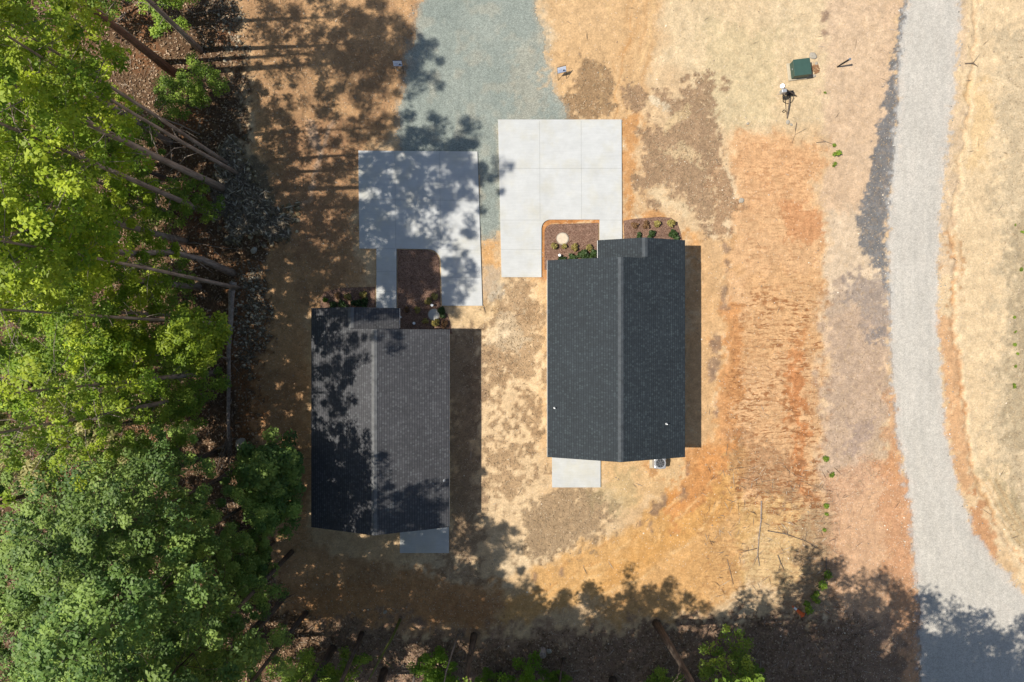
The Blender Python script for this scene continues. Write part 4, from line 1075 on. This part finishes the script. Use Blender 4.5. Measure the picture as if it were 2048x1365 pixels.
T_('broadleaf_tree', POP[2], -23.6, 5.4, 'yellow-green tree at the left edge above the middle', 'tree', G_L, 0.9, 1.05)
T_('broadleaf_tree', POP[0], -21.0, 1.6, 'yellow-green crown reaching out left of the fallen trunk top', 'tree', G_L, 2.7, 0.9)
T_('broadleaf_tree', POP[1], -24.4, 1.2, 'yellow-green tree at the left edge, at mid height of the picture', 'tree', G_L, 4.9, 1.0)
T_('leafy_tree', MID[0], -21.3, -1.4, 'soft mid-green crown just below the yellow-green trees', 'tree', G_L, 1.2, 1.0)
T_('leafy_tree', MID[1], -24.3, -2.6, 'soft mid-green tree at the left edge just below mid height', 'tree', G_L, 3.2, 1.0)
T_('leafy_tree', MID[1], -19.4, -3.8, 'dull green crown left of the lower half of the fallen trunk', 'tree', G_L, 0.2, 0.82)
T_('olive_tree', OLV[0], -21.2, -4.6, 'pale olive crown with yellowish tips at the left edge', 'tree', G_L, 0.3, 1.0)
T_('broadleaf_tree', TALL[0], -20.4, 6.2, 'tallest crown shading the left driveway from the wood edge', 'tree', G_L, 5.0, 1.05)
T_('broadleaf_tree', TALL[1], -19.6, 3.4, 'tall crown over the left wood beside the arched trunk', 'tree', G_L, 0.9, 0.95)
T_('broadleaf_tree', TALL[2], -18.6, -2.0, 'tall crown over the left wood level with the left house front', 'tree', G_L, 0.9, 0.82)
T_('broadleaf_tree', TALL[2], -21.5, 19.8, 'tall tree beyond the top edge left of the gravel drive', 'tree', G_L, 2.2, 0.95)
T_('broadleaf_tree', TALL[0], -21.4, 12.4, 'tall crown behind the slim grey-trunked tree', 'tree', G_L, 3.4, 0.95)
T_('broadleaf_tree', TALL[1], -19.3, -3.4, 'tall crown over the left wood level with the upper left roof', 'tree', G_L, 3.4, 0.86)
T_('broadleaf_tree', TALL[0], -19.0, 8.0, 'tall crown behind the rubble heap', 'tree', G_L, 1.4, 0.95)
T_('broadleaf_tree', TALL[2], -21.8, 17.4, 'tall crown left of the grey trunk at the top edge', 'tree', G_L, 1.0, 0.9)
# lower left
T_('oak_tree', SMALLOAK, -13.4, -6.9, 'small fresh green tree top nearest the left house wall', 'tree', G_O, 0.5, 0.95)
T_('oak_tree', SMALLOAK, -13.5, -9.5, 'darker small tree touching the left house roof edge', 'tree', G_O, 2.5, 0.8)
T_('oak_tree', SMALLOAK, -14.9, -12.6, 'small tree at the cut brush below the left house corner', 'tree', G_O, 4.5, 0.75)
T_('oak_tree', OAK[0], -15.0, -9.3, 'rounded blue-green crown between the fallen trunk roots and the left house', 'tree', G_O, 0.0, 0.72)
T_('oak_tree', OAK[1], -17.2, -11.8, 'broad blue-green crown in the middle of the lower left wood', 'tree', G_O, 1.0, 1.05)
T_('oak_tree', OAK[2], -15.3, -12.8, 'blue-green crown at the wood edge below the left patio', 'tree', G_O, 2.0, 0.86)
T_('tall_oak', TALLO[0], -13.8, -13.2, 'very tall tree whose shadow falls right of the left house', 'tree', G_O, 1.0, 1.0)
T_('tall_oak', TALLO[1], -17.2, -8.0, 'very tall tree shading the lower part of the left roof', 'tree', G_O, 2.0, 0.86)
T_('tall_oak', TALLO[1], -16.2, -7.8, 'tallest crown beside the lower end of the fallen trunk', 'tree', G_O, 0.7, 0.82)
T_('tall_oak', TALLO[0], -12.9, -17.0, 'tall dark tree at the open ground below the left house corner', 'tree', G_O, 2.7, 1.0)
T_('tall_oak', TALLO[0], -17.0, -14.0, 'tall dark tree behind the blue-green crown at the wood edge', 'tree', G_O, 5.1, 1.0)
T_('tall_oak', TALLO[1], -15.6, -17.4, 'tall dark tree at the bottom edge of the lower left wood', 'tree', G_O, 0.9, 1.0)
T_('tall_oak', TALLO[1], -9.4, -18.3, 'tall dark tree beside the thin green-barked stem', 'tree', G_O, 3.7, 1.0)
T_('tall_oak', TALLO[0], -15.2, -10.8, 'tall tree shading the back edge of the left house roof', 'tree', G_O, 2.0, 0.95)
T_('oak_tree', OAK[0], -14.2, -15.9, 'blue-green crown at the bottom edge nearest the cut brush', 'tree', G_O, 3.0, 0.80)
T_('oak_tree', OAK[1], -17.6, -15.9, 'blue-green crown at the bottom edge, second from the open ground', 'tree', G_O, 4.0, 0.95)
T_('oak_tree', OAK[2], -20.6, -14.0, 'blue-green crown near the bottom left corner', 'tree', G_O, 5.0, 1.0)
T_('oak_tree', OAK[0], -21.0, -9.8, 'blue-green crown at the left edge below the olive crown', 'tree', G_O, 1.5, 1.05)
T_('oak_tree', OAK[1], -18.6, -7.0, 'dark green crown left of the boulder and fallen roots', 'tree', G_O, 2.6, 0.85)
T_('oak_tree', OAK[2], -23.5, -7.0, 'tree at the left edge beside the olive crown', 'tree', G_O, 2.6, 1.0)
T_('oak_tree', OAK[0], -24.0, -12.0, 'tree at the far left edge of the lower wood', 'tree', G_O, 2.6, 1.0)
T_('oak_tree', OAK[1], -23.0, -16.5, 'tree in the very corner at bottom left', 'tree', G_O, 0.6, 1.0)
T_('oak_tree', OAK[2], -16.0, -18.6, 'tree just past the bottom edge of the lower left wood', 'tree', G_O, 0.6, 1.0)
# bottom edge
T_('tall_tree', SHADE[0], *W(1312, 1247), 'tree with the long bare reddish-grey trunk at the bottom edge', 'tree', G_B, 0.5, 1.05)
T_('tall_tree', SHADE[1], *W(948, 1272), 'tree with the straight dark trunk at the bottom edge below the left patio', 'tree', G_B, 1.5, 0.9)
bt = [(-8.0, -20.6, 'first bare-stemmed tree right of the lower left wood'), (-4.6, -21.0, 'tall tree below the big rounded shadow'), (-0.8, -20.8, 'tall tree left of the cut stump'),
      (3.0, -20.9, 'tall tree right of the cut stump'), (6.3, -21.2, 'tall tree left of the long bare trunk'), (11.4, -21.6, 'tall tree right of the long bare trunk'),
      (13.6, -21.4, 'tall tree left of the knocked-over cone'), (17.4, -21.9, 'tall tree below the knocked-over cone'), (21.0, -22.2, 'tall tree at the lower end of the gravel road'), (24.8, -24.0, 'tall tree past the bottom right corner'),
      (-11.2, -19.2, 'tall tree between the lower left wood and the thin green stem'), (-2.6, -23.0, 'tall tree beyond the bottom edge below the stump'), (4.6, -23.4, 'tall tree beyond the bottom edge below the bright bush'), (10.2, -23.2, 'tall tree beyond the bottom edge below the long bare trunk'), (16.4, -23.2, 'tall tree beyond the bottom edge below the cone'), (19.6, -23.5, 'tall tree between the cone and the gravel road')]
for i, (x, y, lb) in enumerate(bt):
    T_('tall_tree', WIDE[i % 2] if (x > 10.5 and y > -22.4) else SHADE[i % 3], x, y, lb, 'tree', G_B, i * 1.9, 1.0 + 0.08 * math.sin(i * 2.2))
# understorey
G_U = 'small understorey trees'
for i, (px, py, s_, lb) in enumerate([(436, 182, 0.75, 'light green small tree right of the reddish pine trunk'), (390, 215, 0.8, 'sparse small tree left of the light green one'),
        (345, 440, 1.0, 'small dark tree below the thick pale trunk'), (418, 420, 0.8, 'small tree beside the rubble heap'), (380, 575, 1.0, 'small tree under the arched trunk'),
        (410, 690, 1.0, 'small tree left of the fallen trunk, upper half'), (425, 745, 0.9, 'small tree left of the fallen trunk, lower half'), (385, 800, 1.1, 'small tree beside the dull green crown'),
        (245, 35, 1.2, 'small green tree at the top edge left of the grey trunk'), (380, 50, 1.0, 'dark small tree at the top edge'), (300, 280, 1.0, 'small tree between pine and thick pale trunk'),
        (700, 1310, 0.9, 'dark green sapling below the left house'), (612, 1330, 0.9, 'sapling at the bottom edge beside the lower left wood'), (660, 1345, 1.0, 'bushy sapling at the bottom edge, left of the thin green trunk'),
        (1440, 1285, 1.0, 'dull green sapling right of the long bare trunk'), (1330, 1345, 0.7, 'small dark sapling left of the long bare trunk')]):
    T_('sapling', LOW[i % 2], *W(px, py), lb, 'sapling', G_U, i * 1.3, s_)
for i, (px, py, s_, lb) in enumerate([(880, 1330, 0.85, 'bright green leafy bush at the bottom edge, left of the dark trunk'), (1045, 1345, 0.95, 'bright yellow-green bush at the bottom edge by the stump'),
        (1110, 1352, 0.6, 'small bright bush at the bottom edge just right of the stump'), (1480, 1340, 0.6, 'bright green bush at the bottom edge near the cone'), (985, 1358, 0.6, 'low bright bush right of the dark trunk'),
        (1310, 1375, 0.7, 'bright bush cut by the bottom edge left of the long bare trunk')]):
    T_('bush', LOWB, *W(px, py), lb, 'bush', 'bright bushes along the bottom edge', i * 1.7, s_)

# leaning thin green-barked stem and two bare stems
def stem(name, pts, r0, mat, label, cat='trunk', branches=()):
    P = [Vector((*W(px, py, h), h)) for px, py, h in pts]
    o = P[0].copy(); n = len(P)
    b = MB(); b.tube([p - o for p in P], [r0 * (1 - 0.6 * i / (n - 1)) for i in range(n)], 8)
    for i0, dx, dy, dz, r in branches:
        q = P[i0] - o; e = q + Vector((dx, dy, dz)); b.tube([q, q.lerp(e, 0.5) + Vector((0, 0, 0.08)), e], [r, r * 0.6, r * 0.2], 5)
    ob = b.build(name, mat, loc=o, smooth=True)
    return put(ob, label, cat)
stem('leaning_sapling', [(800, 1240, 0), (785, 1275, 1.5), (762, 1315, 3.2), (738, 1360, 5.0)], 0.09, M['leaf_olive'], 'thin green-barked stem leaning out over the bottom edge', 'trunk', [(2, 0.9, -0.3, 0.8, 0.03), (2, -0.6, 0.4, 0.9, 0.03)])
stem('bare_tree', [(916, 1270, 0), (906, 1300, 1.8), (892, 1345, 4.2), (884, 1390, 6)], 0.07, M['bark_grey'], 'thin bare stem just left of the straight dark trunk', 'trunk')
stem('bare_tree', [(838, 1318, 0), (832, 1340, 0.9), (824, 1375, 2.4)], 0.13, M['bark_grey'], 'crooked bare stem at the bottom edge left of the bright bush', 'trunk', [(0, 0.9, 0.1, 0.5, 0.04), (1, -0.8, 0.2, 0.6, 0.04)])
stem('bare_tree', [(1128, 1318, 0), (1122, 1345, 1.2), (1118, 1380, 2.6)], 0.10, M['bark_dark'], 'short bare stem at the bottom edge right of the stump', 'trunk')
stem('bare_tree', [(400, 270, 0), (360, 250, 2.0), (310, 232, 4.4)], 0.06, M['bark_grey'], 'thin grey stem above the slim grey-trunked tree', 'trunk')
# stump
x, y = W(1084, 1298); b = MB(); b.tube([(0, 0, -0.2), (0, 0, 0.25), (0.02, -0.02, 0.9)], [0.30, 0.24, 0.21], 12)
put(b.build('tree_stump', M['bark_grey'], loc=(x, y, ground_z(x, y)), smooth=True), 'cut grey stump near the bottom edge under the tree shadows', 'stump')
# the fallen trunk with its root fan
fp = [(474, 566), (470, 590), (468, 640), (463, 700), (463, 760), (461, 820), (461, 870), (463, 900)]
t = empty('fallen_log', (*W(470, 566), 0)); put(t, 'long grey trunk fallen along the wood edge left of the left house', 'fallen log')
o = Vector((*W(470, 566), 0))
b = MB(); b.tube([Vector((*W(px, py), 0.62 - 0.05 * i)) - o for i, (px, py) in enumerate(fp)], [0.22, 0.19, 0.15, 0.13, 0.12, 0.11, 0.10, 0.08], 10); b.build('trunk', M['bark_grey'], t, smooth=True)
b = MB(); b.tube([Vector((*W(464, 868), 0.3)) - o, Vector((*W(463, 900), 0.25)) - o], [0.10, 0.09], 6)
fr = random.Random(8)
for k in range(13):
    a = Vector((*W(462 + fr.uniform(-3, 3), 850 + fr.uniform(0, 45)), 0.3)) - o
    e = Vector((*W(462 + fr.uniform(-46, 30), 905 + fr.uniform(-15, 50)), fr.uniform(0.1, 0.8))) - o
    b.tube([a, a.lerp(e, 0.5) + Vector((fr.uniform(-.2, .2), 0, 0.15)), e], [0.045, 0.028, 0.01], 5)
b.build('branches', M['twig'], t)
# thin fallen stems
def fallen(pts, r, label, mat='twig', z=0.12):
    x0, y0 = W(*pts[0]); P = [Vector((W(*p)[0] - x0, W(*p)[1] - y0, z + 0.03 * (i % 2))) for i, p in enumerate(pts)]
    b = MB(); n = len(P); b.tube(P, [r * (1 - 0.65 * i / (n - 1)) for i in range(n)], 6)
    g_ = random.Random(int(pts[0][0]))
    for i in range(1, n - 1):
        e = P[i] + Vector((g_.uniform(-.7, .7), g_.uniform(-.7, .7), 0.1)); b.tube([P[i], e], [r * 0.4, 0.006], 4)
    put(b.build('fallen_branch', M[mat], loc=(x0, y0, ground_z(x0, y0))), label, 'branch', 'branches lying on the ground')
fallen([(355, 486), (400, 488), (450, 498), (492, 499)], 0.055, 'thin pale stem lying below the rubble heap')
fallen([(1522, 1002), (1521, 1040), (1517, 1075), (1514, 1110), (1518, 1132)], 0.045, 'long pale branch lying upright in the picture on yellow soil', 'bark_grey', 0.06)
fallen([(1514, 1098), (1495, 1102), (1478, 1108)], 0.025, 'short twig forking left off the long pale branch', z=0.05)
fallen([(1555, 1110), (1560, 1125), (1568, 1142)], 0.035, 'short dark branch right of the long pale branch', z=0.05)
fallen([(1535, 1062), (1570, 1068), (1610, 1082), (1640, 1100)], 0.035, 'dark branch slanting down right above the short one', z=0.05)
fallen([(1652, 1115), (1651, 1132), (1653, 1142)], 0.06, 'dark stick standing out above the row of weeds', z=0.05)
fallen([(1593, 246), (1590, 262), (1590, 270), (1612, 258)], 0.025, 'forked twig on sand below the power stand', z=0.04)
fallen([(1632, 286), (1650, 284), (1668, 290)], 0.018, 'pale thin twig just above the green weed', z=0.04)
fallen([(1455, 1120), (1462, 1150), (1468, 1170)], 0.025, 'thin twig at the edge of the bottom shadows', z=0.04)
fallen([(375, 20), (390, 30), (440, 22), (455, 18)], 0.05, 'pale branch on the forest floor at the top edge')
fallen([(1930, 128), (1945, 127), (1955, 134)], 0.04, 'curved root across the washed ditch at upper right', z=0.05)

# stuff on the ground: twigs, litter, straw, rubble, gravel
def quads_stuff(name, P, ang, L, Wd, z, mat, label, cat, thick=0.3, tiltmax=0.25, seed=1):
    """little four-sided sticks or leaves lying on the ground"""
    rg = np.random.RandomState(seed); n = len(P)
    t = np.stack([np.cos(ang), np.sin(ang), rg.uniform(-tiltmax, tiltmax, n)], -1)
    s_ = np.stack([-np.sin(ang), np.cos(ang), rg.uniform(-tiltmax, tiltmax, n)], -1)
    c = np.stack([P[:, 0], P[:, 1], z], -1)
    a = t * (L / 2)[:, None]; b = s_ * (Wd / 2)[:, None]; up = np.zeros((n, 3)); up[:, 2] = Wd * thick
    V = np.stack([c - a, c + b + up, c + a, c - b + up * 0.6], 1).reshape(-1, 3)
    F = np.arange(n * 4).reshape(n, 4)
    me = arr_mesh(name, V, F, 4)
    at = me.attributes.new('tint', 'FLOAT', 'POINT'); at.data.foreach_set('value', np.repeat(rg.rand(n), 4).astype(np.float32))
    me.materials.append(mat)
    o = bpy.data.objects.new(name, me); COL.objects.link(o)
    return put(o, label, cat, kind='stuff')
def tintmat(name, a, b, c=None):
    t = NT(name, 0.9, 0.1); f = t.attr('tint', 'Fac'); col = t.mix(f, a, b)
    if c is not None: col = t.mix(t.rng(f, 0.8, 0.86, 0, 1), col, c)
    t.color(col); return t.m
def gz(P):
    i = np.clip(np.round((P[:, 0] + 35) / 0.1).astype(int), 0, len(NXF) - 1) + len(ext)
    j = np.clip(np.round((P[:, 1] + 24) / 0.1).astype(int), 0, len(NYF) - 1) + len(ext)
    return HGT[i, j], i, j
def scatter(n, x0, x1, y0, y1, weight, seed):
    rg = np.random.RandomState(seed)
    P = np.stack([rg.uniform(x0, x1, n), rg.uniform(y0, y1, n)], -1)
    z, i, j = gz(P); keep = rg.rand(n) < weight[i, j]
    return P[keep], z[keep]
free = (flat > -1e9)
SL = [[(996, 240), (1243, 240), (1244, 520), (1003, 555)], [(717, 302), (955, 304), (965, 612), (719, 630)], [(1095, 470), (1375, 470), (1375, 920), (1095, 920)], [(621, 616), (900, 616), (900, 1060), (621, 1060)], [(1104, 880), (1201, 880), (1201, 975), (1104, 975)], [(800, 1030), (898, 1030), (898, 1106), (800, 1106)]]
open_ = np.minimum.reduce([poly_sdf(PX, PY, q) for q in SL] + [sd_drive, sd_road])
open_ = (open_ > 3).astype(float)
P, z = scatter(120000, -33, 22, -23, 23, FOREST * open_, 5)
rg = np.random.RandomState(6)
quads_stuff('leaf_litter', P, rg.uniform(0, 6.28, len(P)), rg.uniform(0.10, 0.2, len(P)), rg.uniform(0.05, 0.12, len(P)), z + 0.03, tintmat('litter', (0.09, 0.055, 0.030), (0.29, 0.19, 0.115), (0.42, 0.30, 0.20)), 'brown fallen leaves covering the forest floor', 'leaf litter', 0.5, 0.4, 6)
P, z = scatter(42000, -33, 33, -23, 23, np.clip(FOREST * 0.35 + 0.9 * area([(1400, 940), (1690, 940), (1690, 1230), (1420, 1190)], 30, noise=20) * 0.28 + 0.008, 0, 1) * open_, 15)
quads_stuff('twigs', P, rg.uniform(0, 6.28, len(P)), rg.uniform(0.2, 0.9, len(P)) , rg.uniform(0.015, 0.04, len(P)), z + 0.035, tintmat('twigs', (0.10, 0.07, 0.05), (0.30, 0.23, 0.17), (0.45, 0.38, 0.3)), 'thin dead twigs strewn over the ground', 'twigs', 0.6, 0.12, 7)
P, z = scatter(260000, -22, 33, -23, 23, np.clip(STRAW * 0.55 * (1 - FOREST), 0, 1) * open_, 25)
quads_stuff('dry_grass', P, rg.uniform(0, 6.28, len(P)), rg.uniform(0.10, 0.24, len(P)), rg.uniform(0.015, 0.03, len(P)), z + 0.03, tintmat('dry_grass', (0.24, 0.17, 0.10), (0.44, 0.32, 0.19), (0.58, 0.46, 0.3)), 'dead straw-brown grass on the bare soil', 'dry grass', 1.5, 0.5, 8)
# pebbles: small pyramids
def pebbles(name, n, weight, smin, smax, mat, label, seed, cat='pebbles', box=(-33, 33, -23, 23)):
    P, z = scatter(n, *box, weight, seed); rg = np.random.RandomState(seed); n = len(P)
    s_ = smin + (smax - smin) * rg.rand(n) ** 3; a0 = rg.uniform(0, 6.28, n)
    ring = np.stack([np.stack([P[:, 0] + s_ * np.cos(a0 + k * 1.257) * rg.uniform(.7, 1.2, n), P[:, 1] + s_ * np.sin(a0 + k * 1.257) * rg.uniform(.6, 1.1, n), z - 0.02], -1) for k in range(5)], 1)
    top = ring * 1.0; cen = np.stack([P[:, 0], P[:, 1], z], -1)[:, None]
    top = cen + (ring - cen) * 0.62; top[:, :, 2] = (z + s_ * rg.uniform(.35, .9, n))[:, None] + rg.uniform(-.12, .12, (n, 5)) * s_[:, None]
    V = np.concatenate([ring, top, top.mean(1, keepdims=True) + np.array([0, 0, 0.01])], 1)
    F = []
    for k in range(5):
        k2 = (k + 1) % 5
        F += [[k, k2, 5 + k2], [k, 5 + k2, 5 + k], [5 + k, 5 + k2, 10]]
    F = (np.array(F)[None] + (np.arange(n) * 11)[:, None, None]).reshape(-1, 3)
    me = arr_mesh(name, V.reshape(-1, 3), F, 3)
    at = me.attributes.new('tint', 'FLOAT', 'POINT'); at.data.foreach_set('value', np.repeat(rg.rand(n), 11).astype(np.float32))
    me.materials.append(mat)
    o = bpy.data.objects.new(name, me); COL.objects.link(o)
    return put(o, label, cat, kind='stuff')
pebbles('pebbles', 26000, (0.12 + 0.6 * STONE * (STONE > 0.4) + 0.15 * STRAW) * open_, 0.015, 0.075, tintmat('pebbles', (0.26, 0.19, 0.13), (0.52, 0.42, 0.31), (0.70, 0.60, 0.46)), 'small pale stones scattered over the bare soil', 33)
hw = area([(440, 290), (475, 280), (500, 370), (560, 400), (590, 430), (565, 475), (500, 470), (450, 470), (435, 400)], 10, noise=10)
edge = np.clip((1 - sstep(2, 26, np.minimum(sd_drive, sd_road))) * sstep(-6, 0, np.minimum(sd_drive, sd_road)), 0, 1) * (np.minimum.reduce([poly_sdf(PX, PY, q) for q in SL]) > 3)
pebbles('gravel_spill', 60000, edge * 0.9, 0.02, 0.06, tintmat('gravel_spill', (0.16, 0.17, 0.16), (0.42, 0.41, 0.37), (0.6, 0.58, 0.53)), 'loose grey gravel spilled along the edges of drive and road', 39, 'gravel')
pebbles('rubble', 60000, hw, 0.03, 0.22, tintmat('rubble', (0.12, 0.09, 0.05), (0.29, 0.225, 0.13), (0.5, 0.41, 0.26)), 'grey broken stone and wood rubble at the wood edge', 35, 'rubble', (-19, -13, 5, 14))
hw2 = area([(480, 540), (530, 540), (525, 680), (500, 760), (475, 700)], 12, noise=14) + 0.5 * area([(420, -20), (490, -20), (500, 120), (440, 110)], 18, noise=18)
P, z = scatter(9000, -19, -13, 4, 15, hw, 44)
quads_stuff('woody_debris', P, rg.uniform(0, 6.28, len(P)), rg.uniform(0.2, 0.8, len(P)), rg.uniform(0.04, 0.12, len(P)), z + 0.18, tintmat('woody_debris', (0.09, 0.07, 0.05), (0.26, 0.21, 0.15), (0.45, 0.38, 0.28)), 'broken grey wood pieces lying over the rubble heap', 'wood debris', 0.8, 0.35, 9)
pebbles('rubble', 26000, np.clip(hw2, 0, 1), 0.03, 0.14, tintmat('rubble_small', (0.10, 0.08, 0.055), (0.28, 0.22, 0.15), (0.5, 0.42, 0.3)), 'small dark debris beside the fallen trunk', 36, 'debris', (-19.5, -14, -4, 22))

# ------------------------------------------------------------------ planted shrubs and weeds
def shrub_mesh(seed, mat, r=0.28, blades=150, size=0.16, upz=0.35):
    rg = np.random.RandomState(seed); cs = []; rs = []
    for k in range(9):
        a = rg.uniform(0, 6.28); q = r * 0.62 * math.sqrt(rg.rand())
        cs.append((q * math.cos(a), q * math.sin(a), upz * rg.uniform(0.4, 0.9))); rs.append(r * rg.uniform(0.32, 0.5))
    return leaf_mesh('foliage', [leaves(cs, rs, blades // 4, size, seed, 0.9, 0.35)], mat)
def stems_mesh(seed, hgt, mat):
    rg = random.Random(seed); b = MB()
    for k in range(6):
        a = rg.uniform(0, 6.28); b.tube([(0, 0, -0.05), (0.08 * math.cos(a), 0.08 * math.sin(a), hgt * 0.5), (0.16 * math.cos(a), 0.16 * math.sin(a), hgt)], [0.012, 0.008, 0.004], 4)
    me = bpy.data.meshes.new('stems'); b.bm.to_mesh(me); b.bm.free(); me.materials.append(mat); return me
SH = {k: [shrub_mesh(300 + i * 7 + j, M[mm], r_, bl, sz_) for j in range(2)] for i, (k, mm, r_, bl, sz_) in enumerate([('gold', 'leaf_gold', 0.27, 190, 0.13), ('green', 'leaf_dark', 0.36, 300, 0.15), ('brown', 'leaf_brown', 0.27, 190, 0.13), ('lime', 'leaf_bright', 0.26, 170, 0.13), ('weed', 'leaf_mid', 0.32, 44, 0.16)])}
STM = stems_mesh(4, 0.28, M['twig'])
def shrub(px, py, kind, label, group, s_=1.0, h=0.25, name='shrub', cat='shrub', zb=0.04):
    x, y = W(px, py, h); t = empty(name, (x, y, zb), random.uniform(0, 6)); t.scale = (s_, s_, s_); put(t, label, cat, group)
    link('foliage', random.choice(SH[kind]), None, t); link('stems', STM, None, t)
GR = 'shrubs planted at the right house'; GLh = 'shrubs planted at the left house'
for px, py, k, lb, s_ in [(1108, 493, 'gold', 'leftmost yellow shrub, just below left of the tan lid', 0.9), (1129, 493, 'gold', 'yellow shrub touching the lower edge of the tan lid', 0.75), (1150, 495, 'gold', 'yellow shrub to the lower right of the tan lid', 0.95), (1179, 495, 'gold', 'yellow shrub nearest the walkway of the right house', 0.95),
        (1124, 518, 'green', 'dark shrub around the white pipe at the right house', 0.8), (1143, 516, 'green', 'dark green shrub second from the white pipe at the right house', 0.85), (1166, 512, 'green', 'full green shrub third from the white pipe at the right house', 1.1), (1187, 511, 'green', 'green shrub in the inner corner of the right house front', 1.1),
        (1270, 450, 'brown', 'small bronze shrub at the left end of the rounded bed', 0.9), (1293, 450, 'brown', 'bronze shrub, second from the left in the rounded bed', 1.0), (1315, 448, 'gold', 'golden shrub, third from the left in the rounded bed', 0.95), (1341, 446, 'gold', 'golden shrub at the right end of the rounded bed', 1.1),
        (1278, 473, 'green', 'dark shrub half under the right house roof, left one', 0.8), (1304, 470, 'green', 'dark shrub half under the right house roof, middle one', 0.9), (1350, 470, 'green', 'dark shrub at the right corner of the rounded bed', 1.1)]:
    shrub(px, py, k, lb, GR, s_)
for px, py, k, lb, s_ in [(650, 600, 'lime', 'bright lime plant at the left end of the shaded bed', 0.8), (674, 592, 'brown', 'bronze shrub right of the bright lime plant', 0.9), (695, 594, 'gold', 'dull golden shrub in the middle of the shaded left bed', 0.95), (726, 590, 'gold', 'golden shrub nearest the walkway of the left house', 1.0),
        (664, 611, 'green', 'dark shrub at the left house wall, leftmost', 0.8), (686, 609, 'green', 'dark shrub at the left house wall, second from left', 1.0), (712, 608, 'green', 'green shrub at the left house wall, third from left', 1.0), (730, 606, 'green', 'green shrub at the left house wall beside the walkway', 1.0),
        (869, 594, 'gold', 'dull golden shrub at the driveway edge above the white pipe', 0.95), (856, 602, 'gold', 'dull golden shrub just left of the white pipe', 0.95), (814, 619, 'brown', 'bronze shrub in deep shade beside the left house porch', 0.8), (834, 620, 'gold', 'dull shrub left of the grey lid', 0.85),
        (885, 625, 'green', 'dark green shrub right of the grey lid', 1.05), (850, 643, 'gold', 'yellowish shrub below left of the grey lid', 0.8), (871, 645, 'gold', 'yellowish shrub below the grey lid', 1.05), (888, 648, 'brown', 'bronze shrub below right of the grey lid', 1.0)]:
    shrub(px, py, k, lb, GLh, s_)
GW = 'green weeds on the bare soil'
wd = [(1672, 309, 0.95, 'large weed on pale sand right of the orange slope'), (1668, 330, 0.6, 'small weed just below the large weed'), (1650, 186, 0.35, 'tiny weed right of the power stand'), (1668, 291, 0.5, 'dark weed just above the large weed'),
      (1650, 918, 0.8, 'weed at the top of the long row above the shaded corner'), (1662, 950, 0.7, 'second weed down the long row'), (1651, 1012, 0.7, 'weed in the long row level with the long pale branch top'), (1652, 1028, 0.5, 'small weed just under it in the long row'), (1648, 1060, 0.5, 'small weed midway down the long row'),
      (1653, 1148, 1.1, 'bright weed below the dark stick'), (1642, 1168, 1.2, 'leafy weed between the bright weed and the cone'), (1628, 1188, 1.1, 'leafy weed up right of the cone'), (1612, 1212, 1.4, 'big weed touching the cone'), (1630, 1200, 0.9, 'weed just right of the big weed'),
      (2030, 450, 0.3, 'highest weed at the right edge'), (2044, 465, 0.5, 'weed cut by the right edge near the top'), (2040, 540, 0.5, 'weed at the right edge below the highest two'), (2028, 635, 0.4, 'weed heading the right edge row'), (2030, 664, 0.4, 'second weed of the right edge row'), (2028, 690, 0.5, 'third weed of the right edge row'), (2033, 708, 0.4, 'fourth weed of the right edge row'), (2030, 733, 0.4, 'fifth weed of the right edge row'), (2028, 772, 0.6, 'lowest weed of the right edge row')]
for px, py, s_, lb in wd:
    x, y = W(px, py); shrub(px, py, 'weed', lb, GW, s_ , 0.0, 'weed', 'weed', ground_z(x, y) - 0.02)
